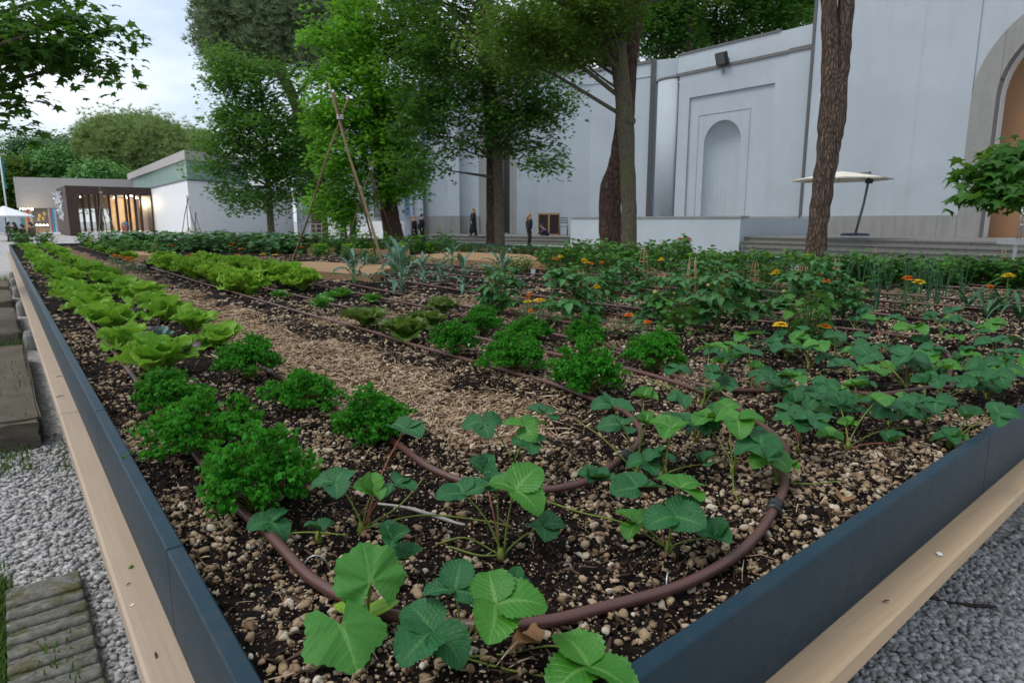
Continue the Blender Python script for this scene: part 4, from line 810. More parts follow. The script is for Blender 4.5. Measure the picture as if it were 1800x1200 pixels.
for px in np.arange(1455, 1850, 19):
    p = atz(float(px), 497+(px-1455)*.03+rng.normal(0, 3), SOIL); place(BE, u15, k, p[0], p[1], k, rng.uniform(.62, .8), 'leafy bean plant in the back hedge before the steps, %s from the forked pine rightwards' % ORD[k], 'bean plant', 'bean plants along the back edge'); k += 1
k = 0
for px in (1215, 1180, 1255, 1300, 1345, 1388, 1420): 
    p = atz(px, 463, SOIL); place(FRI, u2, 30+k, p[0], p[1], k, .72, 'light green leafy lettuce before the white parapet and steps, %s of seven from left' % ORD[(1, 0, 2, 3, 4, 5, 6)[k]], 'lettuce', 'far light green lettuces'); k += 1
k = 0
for px in list(range(1010, 1200, 17)):
    p = atz(px, 464+rng.normal(0, 3), SOIL); place(BE, u15, k+30, p[0], p[1], k*1.1, rng.uniform(.72, .98), 'leafy plant at the bed back below the paired trunks, %s of twelve from left' % ORD[k], 'bean plant', 'leafy plants below the paired trunks'); k += 1
k = 0
for px in (950, 975, 1000, 1030, 1065, 1100, 1130, 1165, 1290, 1240, 1335, 1385):
    p = atz(px, 476+rng.uniform(-6, 6), SOIL); place(BE, u15, k+50, p[0], p[1], k*1.1, rng.uniform(.6, .8), 'low leafy plant in the middle bed among marigolds, %s of twelve' % ORD[k], 'leafy plant', 'low leafy plants mid bed'); k += 1
k = 0
for px in np.arange(1466, 1860, 21):
    p = atz(float(px), 484+(px-1455)*.02+rng.normal(0, 2), SOIL); place(BE, u15, k+80, p[0], p[1], k*1.3, rng.uniform(.5, .64), 'bean plant in the rear hedge line, %s from the forked pine rightwards' % ORD[k], 'bean plant', 'bean plants along the back edge'); k += 1
k = 0
for px, py in ((1190, 485), (1228, 478), (1262, 482), (1292, 474), (1330, 478), (1372, 488), (1405, 482), (1445, 490), (1350, 500), (1300, 500), (1500, 540), (1420, 600), (1195, 590), (1010, 500), (1070, 520)):
    p = atz(px, py, SOIL); place(BE, u15, k+100, p[0], p[1], k*1.7, rng.uniform(.5, .72), 'small leafy plant between tomatoes and onions, %s of fifteen from left' % ORD[sorted((1190, 1228, 1262, 1292, 1330, 1372, 1405, 1445, 1350, 1300, 1500, 1420, 1195, 1010, 1070)).index(px)], 'leafy plant', 'small leafy plants among the tomatoes'); k += 1
FE = [leafy('carrot_plant', s, M['fern'], .34, .2, 150, .05, lance, .3, 3, 2, droop=.8) for s in (5, 6)]; u16 = {}
k = 0
for px in range(800, 1010, 15):
    p = atz(px, 450, SOIL); place(FE, u16, k, p[0], p[1], k, rng.uniform(.66, .8), 'feathery dark green plant of the hedge behind the timber planter, %s of fourteen from left' % ORD[k], 'carrot plant', 'feathery hedge plants'); k += 1
k = 0
for px in range(560, 800, 16):
    p = atd(px, HZ, 13.3+rng.normal(0, .6)); place((BE+[ROM[0]]), u15, (k*7) % 3 if k % 3 else 3, p[0], p[1], k, rng.uniform(.85, 1.0), 'leafy green plant in the far row between bamboo tripod and timber planter, %s of fifteen' % ORD[k], 'leafy plant', 'far leafy plants behind the tripod', hs(p[0], p[1])) if k % 3 else copy_tree(ROM[1], (p[0], p[1], SOIL), k, 'light green lettuce in the far row behind the bamboo tripod, %s of fifteen' % ORD[k], 1.1, None, 'far leafy plants behind the tripod'); k += 1
for k, (px, py) in enumerate(((655, 468), (700, 463), (560, 452), (610, 455), (860, 490), (905, 482), (925, 478), (720, 470), (640, 455))):
    p = atz(px, py, SOIL); copy_tree(BE[k % 3], (p[0], p[1], SOIL-.01), k, 'small leafy seedling near the tripod and kale, %s of nine from the timber planter' % ORD[k], .5, None, 'small leafy seedlings')
SQ = [leafy('squash_bush', s, M['squash'], .6, .42, 80, .2, ovate, .85, 7, 6, .12, 'tomstem', 1.2, .03) for s in (7, 8)]+[leafy('squash_bush', 9, M['squash'], .7, .4, 150, .11, ovate, .7, 6, 4, .12)]; u17 = {}
k = 0
for px in range(205, 545, 17):
    D = 14.8-1.2*(px-205)/340+rng.normal(0, .4); p = gp(px, D); place(SQ, u17, k, p[0], p[1], k*1.2, rng.uniform(.82, 1.05), 'large-leaved dark squash bush in the far block, %s of twenty from left' % ORD[k], 'squash plant', 'squash bushes far left', SOIL, .62); k += 1
k = 0
for y in (12.2, 13, 13.9, 14.8, 15.8, 16.8, 17.8, 18.9):
    for x in (1.62, 2.1): 
        copy_tree(FRI[k % 3] if k % 4 == 0 else BE[k % 3], (x, y, SOIL), k, 'low leafy plant in the far double row along the straw path, %s of sixteen' % ORD[k], .75, None, 'far low leafy plants'); k += 1
k = 0
for x, y in ((.45, 19.6), (.9, 19.6), (.4, 20.4), (.9, 20.4), (1.7, 19.8), (2.2, 19.8), (2.9, 19.6), (3.6, 19.8), (4.3, 20), (5, 20)):
    copy_tree(BE[k % 3], (x, y, SOIL), k, 'leafy plant at the very far end of the bed, %s from the left rail' % ORD[k], .95, None, 'plants at the far bed end'); k += 1
# ------------------------------------------------------------------ white building on the right
def stuccomat(name, c, stain=.5):
    a = N(name); p = a.pos(); n1 = a.noise(p, .45, 7, .68); n2 = a.noise(a.pos((1.1, 1.1, .12)), 1, 7, .6); n3 = a.noise(p, 9, 5)
    col = a.mix(a.ramp(n1, [(.3, (0, 0, 0)), (.7, (1, 1, 1))]), tuple(v*.90 for v in c), tuple(min(.84, v*1.05) for v in c)); col = a.mix(a.ramp(n2, [(.54, (0, 0, 0)), (.80, (stain,)*3)]), col, tuple(v*w for v, w in zip(c, (.78, .78, .72))))
    n4 = a.noise(a.pos((5, 5, .22)), 1, 5, .7); n5 = a.noise(a.pos((.5, .5, .9)), 1, 4); col = a.mix(a.math('MULTIPLY', a.ramp(n4, [(.56, (0, 0, 0)), (.74, (.6, .6, .6))]), a.ramp(n5, [(.45, (0, 0, 0)), (.65, (1, 1, 1))])), col, tuple(v*w for v, w in zip(c, (.66, .68, .62))))
    col = a.mix(a.math('MULTIPLY', n3, .16), col, tuple(v*.78 for v in c)); return a.done(a.bsdf(col, .85, a.bump(n3, .12, .01), .2))
M['stucco'] = stuccomat('white_stucco', (.39, .44, .485), .5)
M['stucco2'] = stuccomat('pale_stucco', (.43, .485, .53), .3)
def stonemat(name, c, blk=(.9, 2.0)):
    a = N(name); p = a.pos(); n1 = a.noise(p, 1.5, 6, .7); n2 = a.noise(a.pos((4, 4, .3)), 1, 5, .65); n3 = a.noise(p, 25, 4, .7)
    col = a.mix(n1, tuple(v*.72 for v in c), tuple(v*1.15 for v in c)); col = a.mix(a.ramp(n2, [(.48, (0, 0, 0)), (.75, (.5, .5, .5))]), col, tuple(v*.55 for v in c)); col = a.mix(a.math('MULTIPLY', n3, .3), col, tuple(v*.6 for v in c))
    sp = a.n('ShaderNodeSeparateXYZ', {0: p}); f = a.math('FRACT', a.math('MULTIPLY', sp.outputs[1], .62)); j = a.math('LESS_THAN', f, .012); col = a.mix(a.math('MULTIPLY', j, .7), col, tuple(v*.3 for v in c))
    return a.done(a.bsdf(col, .85, a.bump(n3, .25, .01), .2))
M['gstone'] = stonemat('grey_stone', (.29, .29, .28))
M['dstone'] = stonemat('weathered_step_stone', (.20, .20, .185))
M['coping'] = plain('dark_coping', (.13, .13, .13), .8, .3, 5)
M['darkgap'] = plain('dark_drain_pipe', (.085, .088, .09), .6, .2, 3)
M['ochre'] = plain('ochre_lit_interior', (.27, .145, .075), .7, .12, 1.2)  # warm light inside the arched portal, put into a flat colour
M['white'] = plain('white_paint', (.74, .76, .78), .6, .05, 2)
wb = empty('white_pavilion', (26, 15, 0), 0, 'tall white stucco building with arched portal and round-headed niche behind the garden', 'building')
def wpart(mb, name, mat, smooth=False, par=None):
    o = mb.build(name, mat, par or wb, smooth)
    if par is None: o.data.transform(Matrix.Translation((-26, -15, 0)))
    return o
XA = 26.0; ZB = .62
yL = float(atx(1409, 380, XA)[1]); yTL = yL+.12
def arch_wall(x0, x1, ya, yb, z0, z1, yc, R, zc, n=24):
    """wall in the plane x, from y=ya (far) to yb (near) with a round-headed opening from z0"""
    a = np.linspace(0, pi, n+1); arc = [(yc+R*cos(t), zc+R*sin(t)) for t in a]
    m = MB(); out = [(ya, z0), (ya, z1), (yb, z1), (yb, z0), (yc-R, z0)]+arc[::-1]+[(yc+R, z0)]
    k = len(out); V = [(x0, y, z) for y, z in out]+[(x1, y, z) for y, z in out]
    # split the concave outline in strips: left pier, right pier, band over the arch
    def strip(poly): 
        f = [(x0, y, z) for y, z in poly]; m.add(f, [tuple(range(len(f)))])
    strip([(ya, z0), (ya, z1), (yc+R, z1), (yc+R, z0)]); strip([(yc-R, z0), (yc-R, z1), (yb, z1), (yb, z0)])
    for i in range(n): strip([arc[i], (arc[i][0], z1), (arc[i+1][0], z1), arc[i+1]])
    rev = [(yc+R, z0)]+arc+[(yc-R, z0)]
    for i in range(len(rev)-1): m.add([(x0, *rev[i]), (x0, *rev[i+1]), (x1, *rev[i+1]), (x1, *rev[i])], [(0, 1, 2, 3)])
    m.add([(x0, ya, z0), (x1, ya, z0), (x1, ya, z1), (x0, ya, z1)], [(0, 1, 2, 3)]); m.add([(x0, ya, z1), (x1, ya, z1), (x1, yb, z1), (x0, yb, z1)], [(0, 1, 2, 3)])
    return m
yc, zc, Ro, Ri = 5.95, 5.3, 2.95, 2.25
wpart(arch_wall(XA, XA+1.2, yL, -9, ZB, 13.5, yc, Ro, zc), 'front_wall', M['stucco'])
# stone arch surround
def arch_band(x0, x1, yc, zc, R0, R1, z0, n=28):
    a = np.linspace(0, pi, n+1); o = [(yc+R1, z0)]+[(yc+R1*cos(t), zc+R1*sin(t)) for t in a]+[(yc-R1, z0)]; i = [(yc+R0, z0)]+[(yc+R0*cos(t), zc+R0*sin(t)) for t in a]+[(yc-R0, z0)]
    m = MB()
    for k in range(len(o)-1):
        V = [(x0, *o[k]), (x0, *o[k+1]), (x0, *i[k+1]), (x0, *i[k]), (x1, *o[k]), (x1, *o[k+1]), (x1, *i[k+1]), (x1, *i[k])]; m.add(V, [(0, 1, 2, 3), (0, 4, 5, 1), (3, 2, 6, 7)])
    return m
wpart(arch_band(XA-.05, XA+.35, yc, zc, Ri, Ro+.0, ZB), 'arch_surround', M['gstone'])
wpart(arch_band(XA+.35, XA+.74, yc, zc, Ri-.02, Ri+.9, ZB), 'arch_reveal', M['white'])
m = MB(); m.box(XA+.74, XA+.84, yc-Ri-.6, yc+Ri+.6, ZB, zc+Ri+.6); wpart(m, 'door_or_interior_panel', M['ochre'])  # added panel, coloured like the lit interior behind the arch
m = MB(); m.box(XA-.03, XA, yL-.04, yc+Ro+1.55, 1.52, 13.4) if False else m.box(XA-.045, XA, yc+Ro, yc+Ro+1.62, 1.535, 13.3); wpart(m, 'pilaster', M['stucco'])
m = MB(); m.box(XA-.07, XA, yc+Ro, yL, ZB, 1.535); m.box(XA-.07, XA, -9, yc-Ro, ZB, 1.535); wpart(m, 'plinth', M['gstone'])
m = MB(); m.box(XA-.03, XA+.5, yL-.0, yL+.12, ZB, 10.1); wpart(m, 'edge_joint', M['darkgap'])
m = MB(); m.box(XA-.06, XA+1.2, yL-4.0, yL+.05, 13.5, 13.6); wpart(m, 'coping', M['coping'])
# niche wall
XB = 26.35; y0, y1 = yL+.12, float(atx(1188, 300, XB)[1]); zk = 8.05; zp = float(atx(1300, 71, XB)[2])+.05
pa, pb, pz = float(atx(1352, 300, XB)[1]), float(atx(1206, 300, XB)[1]), 7.0
nc = float(atx(1264, 300, XB)[1]); nR = .98; nz = 4.83
m = MB(); m.box(XB, XB+1, y0, pa, ZB, zk); m.box(XB, XB+1, pb, y1, ZB, zk); m.box(XB, XB+1, pa, pb, pz, zk); wpart(m, 'niche_wall', M['stucco'])
m = arch_wall(XB+.10, XB+.9, pb, pa, ZB, pz, nc, nR, nz); wpart(m, 'recessed_panel', M['stucco'])
qa, qb = nc-1.38, nc+1.38; qz = 6.2
m = MB(); m.box(XB+.075, XB+.10, qa, qb, qz-.06, qz); m.box(XB+.075, XB+.10, qb-.06, qb, ZB, qz-.06); m.box(XB+.075, XB+.10, qa, qa+.06, ZB, qz-.06); wpart(m, 'panel_moulding', M['stucco'])
m = MB(); n = 14; T = np.linspace(0, pi, n+1)
for i in range(n):                                   # the hollow of the niche and its half dome
    p, q = T[i], T[i+1]; A = [(XB+.10+.55*sin(t), nc+nR*cos(t)) for t in (p, q)]
    m.add([(*A[0], ZB), (*A[1], ZB), (*A[1], nz), (*A[0], nz)], [(0, 1, 2, 3)])
    for j in range(8):
        e0, e1 = j*pi/16, (j+1)*pi/16; g_ = lambda t, e: (XB+.10+.55*sin(t)*cos(e), nc+nR*cos(t)*cos(e), nz+nR*sin(e))
        m.add([g_(p, e0), g_(q, e0), g_(q, e1), g_(p, e1)], [(0, 1, 2, 3)])
wpart(m, 'niche', M['stucco'], True)
m = MB(); m.box(XB-.10, XB+.5, y0, y0+1.1, zk+.0, zk+.16); m.box(XB-.06, XB+.5, y0+1.1, y1+.2, zk, zk+.13); wpart(m, 'cornice', M['coping'])
m = MB(); m.box(XB-.05, XB, y0, y0+1.1, ZB, zk); wpart(m, 'pilaster', M['stucco'])
m = MB(); m.box(XB+.35, XB+1, y0, y1+.4, zk+.15, zp); wpart(m, 'parapet', M['stucco2'])
m = MB(); m.box(XB+.30, XB+1.05, y0+1.8, y1+.45, zp, zp+.08); wpart(m, 'parapet_cap', M['coping'])
m = MB(); m.box(XB-.06, XB, y0, pa, ZB, 1.53); m.box(XB-.06, XB, pb, y1, ZB, 1.53); m.box(XB+.05, XB+.098, pa, nc-nR, ZB, 1.53); m.box(XB+.05, XB+.098, nc+nR, pb, ZB, 1.53); wpart(m, 'plinth', M['gstone'])
# rounded corner column and the curved wall beyond
cc = atd(1166, 300, float((atx(1166, 300, XB)-EYE)@_fw)+.1); m = MB(); m.lathe([(.62, ZB), (.62, zk)], 28, (cc[0]+.12, cc[1], 0), .3); wpart(m, 'round_pier', M['stucco'], True)
m = MB(); m.lathe([(.66, zk), (.68, zk+.06), (.66, zk+.13)], 28, (cc[0]+.12, cc[1], 0), .3); wpart(m, 'cornice', M['coping'], True)
zC = 9.05; dC = 34.0
m = MB(); m.wall([gp(1192, dC*.99), gp(1138, dC*1.005)], ZB, zk, .3); wpart(m, 'corner_wall', M['stucco'])
pc = [gp(1142, dC), gp(1105, dC*1.025), gp(1073, dC*1.045), gp(1035, dC*1.062), gp(990, dC*1.075), gp(945, dC*1.083), gp(908, dC*1.085)]
m = MB(); m.wall(pc, .3, zC, .8); wpart(m, 'curved_wall', M['stucco'], False)
m = MB(); m.wall([p*np.array((.998, .998, 1)) for p in pc], zC, zC+.14, .9); wpart(m, 'coping', M['coping'])
m = MB(); m.wall([p*np.array((.9985, .9985, 1)) for p in pc], zC-.62, zC-.56, .04); wpart(m, 'wall_band', M['stucco2'])
m = MB(); m.wall([gp(1143.5, dC-.05), gp(1134.5, dC)], .3, zC+.1, .2); wpart(m, 'drain_pipe', M['darkgap'])
m = MB(); m.wall([gp(1188, dC*.985), gp(1143, dC)], zk+.1, zC+.1, .5); wpart(m, 'parapet', M['stucco2'])
# doorway between stone jambs, then the rest of the front
D1 = dC*1.09; zs = .62
m = MB(); m.wall([gp(908, D1-.1), gp(896, D1)], zs, zC, .9); wpart(m, 'door_jamb', M['gstone'])
m = MB(); m.wall([gp(865, D1+.6), gp(842, D1+.8)], zs, zC, .9); wpart(m, 'door_jamb', M['gstone'])
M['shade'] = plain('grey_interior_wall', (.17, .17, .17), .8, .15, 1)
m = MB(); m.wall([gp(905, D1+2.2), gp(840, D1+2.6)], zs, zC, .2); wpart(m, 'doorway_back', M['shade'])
m = MB(); m.wall([gp(885, D1+1.2), gp(866, D1+1.4)], zs, zC-1, .1); wpart(m, 'door_or_interior_panel', M['shade'])
fr = [(842, D1+.8), (812, D1+1.0), (808, D1+.6), (788, D1+.8), (786, D1+1.3), (748, D1+2.2), (744, D1+1.8), (722, D1+2.4), (720, D1+3.2), (640, D1+6), (560, D1+11), (522, D1+14)]
m = MB(); m.wall([gp(*f) for f in fr], .1, zC-.2, .6); wpart(m, 'side_wall', M['stucco'])
m = MB(); m.wall([gp(f[0], f[1]-.08) for f in fr[:9]], zs-.5, 1.62, .06); wpart(m, 'plinth', M['gstone'])
m = MB(); m.wall([gp(f[0], f[1]-.15) for f in fr], zC-.2, zC, .8); wpart(m, 'coping', M['coping'])
M['banner'] = plain('blue_banner', (.10, .17, .32), .6, .5, 1.2); M['glassd'] = plain('grey_blue_glass', (.16, .22, .25), .15, .25, .6, .6); M['frame'] = plain('grey_metal', (.30, .31, .32), .45, .1, 5)
def window(p0, p1, z0, z1, mat, bars=3, name='window'):
    m = MB(); m.wall([p0, p1], z0, z1, .05); o = wpart(m, name, mat); f = MB(); T = p1-p0; L = np.linalg.norm(T[:2]); T = T/L
    for k in range(bars+1):
        q = p0+T*L*k/bars; q = q*.999; f.bar((q[0], q[1], z0), (q[0], q[1], z1), .03, 4)
    for z in (z0, z1): f.bar((*(p0*.999)[:2], z), (*(p1*.999)[:2], z), .04, 4)
    f2 = f.build('window_frame', M['frame'], o, False); f2.data.transform(Matrix.Translation((-26, -15, 0))); return o
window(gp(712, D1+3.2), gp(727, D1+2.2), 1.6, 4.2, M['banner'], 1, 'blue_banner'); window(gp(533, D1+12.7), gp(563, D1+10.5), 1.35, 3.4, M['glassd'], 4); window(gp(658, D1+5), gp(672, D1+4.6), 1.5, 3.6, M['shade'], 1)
# flood light on the cornice
fl = empty('flood_light', atx(1271, 118, XB-.12), 0, 'black square flood light on a bracket above the niche', 'light')
m = MB(); q = Matrix.Rotation(radians(-20), 4, 'Y'); m.box(-.1, .1, -.26, .26, .1, .62, q, .02); m.build('housing', M['blackplastic'], fl, False)
m = MB(); m.box(-.115, -.102, -.21, .21, .15, .57, q); m.build('lens', M['darkgap'], fl, False)
m = MB(); m.tube([(.0, -.3, .35), (.0, -.3, 0), (.0, .3, 0), (.0, .3, .35)], .02, 6); m.bar((0, 0, 0), (.05, 0, -.28), .025); m.build('bracket', M['darkgap'], fl, False)
# steps and low parapet
def steps(name, pa, pb, n, rise, tread, ztop, label, back, setb=0.0):
    """flight from pa to pb (plan points of the top edge), descending towards the camera"""
    pa, pb = pa[:2], pb[:2]; t = (pb-pa)/np.linalg.norm(pb-pa); nn = np.array((-t[1], t[0])); nn = -nn if nn@pa > 0 else nn
    e = empty(name, (*((pa+pb)/2), 0), 0, label, 'steps'); off = Matrix.Translation((-(pa+pb)[0]/2, -(pa+pb)[1]/2, 0))
    for k in range(n):
        z = ztop-k*rise; m = MB(); a = pa+nn*(k*tread)+t*(-setb*k); b = pb+nn*k*tread; w = back if k == 0 else tread+.02
        m.prism([a, b, b-nn*w, a-nn*w], 0 if k == n-1 else z-rise-.02, z-.001*k); m.prism([a+nn*.03, b+nn*.03, b, a], z-.05, z-.001*k-.001); o = m.build('step', M['dstone'], e, False); o.data.transform(off)
    return e
XS = 21.0; zT = .80
pR0 = atx(1302, 412, XS); steps('stone_steps', np.array((XS, pR0[1])), np.array((XS, -6.)), 5, .155, .34, zT, 'wide weathered grey stone steps in front of the arched portal', 5.6, -.25)
steps('stone_steps', gp(1003, 31.5), gp(716, 35.5), 4, .155, .34, .60, 'grey stone steps before the dark doorway, where people stand', 6.0)
pw = empty('low_parapet', (XS, pR0[1]+4, 0), 0, 'low white parapet wall with grey cap behind the paired trunks', 'wall'); ya, yb = float(atx(1301, 400, XS-.3)[1]), float(atx(1003, 400, XS-.3)[1])
m = MB(); m.prism([(XS-.3, ya), (XS-.3, yb), (XS+.1, yb), (XS+.1, ya)], -.05, 1.45); m.prism([(XS+.1, ya), (XS+5, ya), (XS+5, ya+.35), (XS+.1, ya+.35)], .0, 1.448); m.prism([(XS+.1, yb), (XS+7, yb+.0), (XS+7, yb-.35), (XS+.1, yb-.35)], .0, 1.447)
o = m.build('wall_body', M['stucco2'], pw, False); o.data.transform(Matrix.Translation((-XS, -pR0[1]-4, 0)))
m = MB(); m.box(XS-.34, XS+.14, ya-.04, yb+.02, 1.452, 1.515); o = m.build('wall_cap', M['gstone'], pw, False); o.data.transform(Matrix.Translation((-XS, -pR0[1]-4, 0)))
# far low white wall, left of the steps
lw = [gp(705, 41), gp(640, 43), gp(575, 46)]; m = MB(); m.wall(lw, 0, 1.32, .3); o = m.build('garden_wall', M['white'], None, False); tag(o, 'low white garden wall left of the steps, behind the leaning trunk', 'wall')
rl = empty('ramp_railing', gp(560, 40), 0, 'thin metal ramp railing before the low white wall', 'railing'); b0 = gp(560, 40); m = MB(); A, B = gp(526, 41), gp(604, 40)
for f in np.linspace(0, 1, 9): q = A+(B-A)*f-b0; m.bar(q, q+np.array((0, 0, 1.15+.0*f)), .02, 5)
m.build('posts', M['frame'], rl); m = MB()
for z in (.35, .62, .88, 1.15): m.bar(A-b0+np.array((0, 0, z)), B-b0+np.array((0, 0, z)), .016, 5)
m.build('rails', M['frame'], rl)
# platform with railing at the right edge
pb_ = gp(1800, 17.5); pl = empty('access_platform', pb_, -YAW, 'grey metal platform with tubular railing at the right picture edge', 'platform')
m = MB(); m.box(-.28, 2.4, -.2, .5, .72, .88); m.build('deck', M['frame'], pl, False)
for x in (-.25, .6, 1.7):
    m = MB(); m.box(x, x+.06, -.15, -.09, 0, .72); m.build('leg', M['frame'], pl, False)
m = MB()
for a, b in (((-.26, -.17, .88), (-.20, -.17, 1.92)), ((-.20, -.17, 1.92), (2.3, -.17, 1.92)), ((-.24, -.17, 1.24), (2.3, -.17, 1.24)), ((-.22, -.17, 1.52), (2.3, -.17, 1.52)), ((.9, -.17, .88), (.9, -.17, 1.92)), ((-.16, -.17, .88), (-.12, -.17, 1.9))): m.bar(a, b, .022, 8)
m.build('railing', M['wire'], pl)
# cantilever parasol
ub = gp(1505, 24.6); uz = zT; um = empty('cantilever_parasol', (ub[0], ub[1], uz), -YAW, 'open cream cantilever parasol on a dark pole against the white wall', 'parasol'); M['canvas'] = plain('cream_canvas', (.66, .62, .53), .8, .06, 3); M['polem'] = plain('grey_blue_pole', (.10, .115, .14), .4, .1, 4)
H = 2.32; m = MB(); m.tube([(0, 0, 0), (.22, 0, 1.15), (.36, 0, H)], [.045, .045, .04], 10); m.build('pole', M['polem'], um)
m = MB(); m.tube(curve([(.36, 0, H), (.15, 0, H-.05), (-.7, 0, H-.12)], 4), .03, 8); m.build('arm', M['polem'], um); m = MB(); m.box(.24, .44, -.09, .09, H-.42, H-.25, None, .02); m.build('crank_box', M['blackplastic'], um, False)
m = MB(); n = 8; a = np.arange(n)*pi/4+pi/8; R = 1.72; top = [(-.7, 0, H+.02)]; V = top+[(-.7+.45*cos(t)*1, .45*sin(t), H-.05) for t in a]+[(-.7+R*cos(t), R*sin(t), H-.27) for t in a]+[(-.7+R*cos(t), R*sin(t), H-.30) for t in a]
V2 = [(x, y, z-.012) for x, y, z in V]; Fs = [(0, 1+i, 1+(i+1) % n) for i in range(n)]+[(1+i, 9+i, 9+(i+1) % n, 1+(i+1) % n) for i in range(n)]+[(9+i, 17+i, 17+(i+1) % n, 9+(i+1) % n) for i in range(n)]
m.add(V, Fs); m.add(V2, Fs); m.build('canopy', M['canvas'], um, False); m = MB()
for t in a: m.bar((-.7, 0, H-.06), (-.7+R*.98*cos(t), R*.98*sin(t), H-.30), .012, 5)
m.build('ribs', M['polem'], um); m = MB(); m.lathe([(.5, 0), (.5, .05), (.42, .09), (.1, .1)], 18, (0, 0, 0)); m.build('base', plain('blue_base', (.03, .04, .09), .5, .1), um)
# electrical box on the parapet
eb = empty('utility_box', gp(1205, 19.2), -YAW, 'small grey utility box with red top before the white parapet', 'utility box'); m = MB(); m.box(-.16, .16, -.1, .1, .15, .82, None, .01); m.build('cabinet', M['frame'], eb, False); m = MB(); m.box(-.17, .17, -.11, .11, .82, .86); m.build('top', plain('red_paint', (.4, .04, .03), .5), eb, False); m = MB(); m.bar((-.12, 0, 0), (-.12, 0, .15), .03); m.bar((.12, 0, 0), (.12, 0, .15), .03); m.build('feet', M['darkgap'], eb)
# frames and chair by the curved wall
fc = gp(962, 34.8, .60); M['rawwood'] = plain('raw_wood', (.34, .21, .11), .7, .2, 8)
for k, px in enumerate((955, 974)):
    e = empty('wooden_frame', gp(px, 35.0, .60), -YAW, ('left' if k == 0 else 'right')+' one of two dark-backed wooden frames leaning on the curved white wall', 'frame', 'wooden frames against the wall'); m = MB()
    for x in (-.29, .25): m.box(x, x+.06, -.03, .03, 0, 1.15)
    m.box(-.23, .25, -.03, .03, 1.06, 1.15); m.box(-.23, .25, -.03, .03, 0, .07); m.build('wood_frame', M['rawwood'], e, False); m = MB(); m.box(-.23, .25, .0, .02, .07, 1.06); m.build('backing', M['shade'] if False else M['under'], e, False)
ch = empty('folding_chair', gp(991, 34.6, .60), -YAW, 'dark metal chair standing beside the wooden frames', 'chair'); m = MB()
for x in (-.2, .2): m.bar((x, -.2, 0), (x, -.2, .46), .018); m.bar((x, .2, 0), (x, .2, .92), .018)
m.build('chair_frame', M['darkgap'], ch); m = MB(); m.box(-.2, .2, -.2, .2, .44, .47); m.build('seat', M['darkgap'], ch, False); m = MB()
for z in (.62, .74, .86): m.box(-.2, .2, .18, .21, z, z+.06)
m.build('backrest', M['darkgap'], ch, False)
bn = empty('white_bench', gp(703, 22.5), -YAW, 'plain white bench end behind the bed, left of two walkers', 'bench'); m = MB(); m.box(-.3, 1.2, -.2, .2, .42, .50, None, .01); m.build('seat', M['white'], bn, False)
for x in (-.05, 1.0):
    m = MB(); m.box(x, x+.1, -.15, .15, 0, .42); m.build('leg', M['white'], bn, False)

# the pavilion's own size: walls, steps and what leans on them stand 1.19 times farther and larger
for o in list(COL.objects):
    if o.parent is None and (o == wb or o.name.split('.')[0] in ('flood_light', 'stone_steps', 'low_parapet', 'wooden_frame', 'folding_chair')):
        p = EYE+1.19*(np.array(o.location)-EYE); o.location = tuple(float(v) for v in p); o.scale = (1.19, 1.19, 1.19)
# ------------------------------------------------------------------ buildings at the far left
M['concrete'] = None
def concmat():
    a = N('board_marked_concrete'); p = a.pos(); n = a.noise(a.pos((.5, .5, 9)), 1, 5); n2 = a.noise(p, .8, 5); c = a.mix(n, (.36, .345, .335), (.50, .48, .465)); c = a.mix(a.math('MULTIPLY', n2, .5), c, (.30, .29, .28)); return a.done(a.bsdf(c, .85, None, .2))
M['concrete'] = concmat(); M['brown'] = plain('dark_brown_cladding', (.055, .030, .026), .6, .25, 1.5)
cb = empty('concrete_hall', gp(150, 70), 0, 'low concrete hall with slab front at the far left', 'building'); b0 = gp(150, 70); o3 = Matrix.Translation(-Vector(b0))
def cpart(m, n, mat, root=cb, off=o3): o = m.build(n, mat, root, False); o.data.transform(off); return o
z_at = lambda py, D: CZ+(HZ-py)/F*D*1.0
D0 = 69; m = MB(); m.wall([gp(33, D0), gp(284, D0+5)], z_at(366, D0), z_at(315, D0)+.1, 3); cpart(m, 'slab_wall', M['concrete'])
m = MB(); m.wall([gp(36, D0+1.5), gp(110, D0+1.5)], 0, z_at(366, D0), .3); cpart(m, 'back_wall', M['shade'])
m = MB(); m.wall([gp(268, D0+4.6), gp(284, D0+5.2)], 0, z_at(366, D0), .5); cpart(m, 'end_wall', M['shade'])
# brown portal
pt = empty('entrance_portal', gp(190, 62), 0, 'dark brown box portal framing a lit glass front', 'portal'); o4 = Matrix.Translation(-Vector(gp(190, 62)))
DL, DR = 59.0, 63.5; zt = 4.42; A, B = gp(121, DL), gp(281, DR); dep = np.array((gp(104, 66)-A)[:3])
def pq(f, s): return A+(B-A)*f+dep*s
fz = [(0, .115), (.915, 1.0)]
m = MB()
for f0, f1 in fz: m.prism([pq(f0, 0), pq(f1, 0), pq(f1, 1), pq(f0, 1)], 0, zt-.72)
m.prism([pq(0, 0), pq(1, 0), pq(1, 1), pq(0, 1)], zt-.72, zt); cpart(m, 'portal_frame', M['brown'], pt, o4)
m = MB(); m.prism([pq(.115, .0), pq(.915, 0), pq(.915, 1), pq(.115, 1)], 0, .35); cpart(m, 'threshold', M['white'], pt, o4)
def glassm():
    a = N('shop_glass'); g_ = a.n('ShaderNodeBsdfGlossy', {'Color': (.9, .95, 1, 1), 'Roughness': .03}).outputs[0]; t = a.n('ShaderNodeBsdfTransparent', {'Color': (.86, .92, .9, 1)}).outputs[0]
    return a.done(a.n('ShaderNodeMixShader', {0: .16, 1: t, 2: g_}).outputs[0])
M['glass'] = glassm()
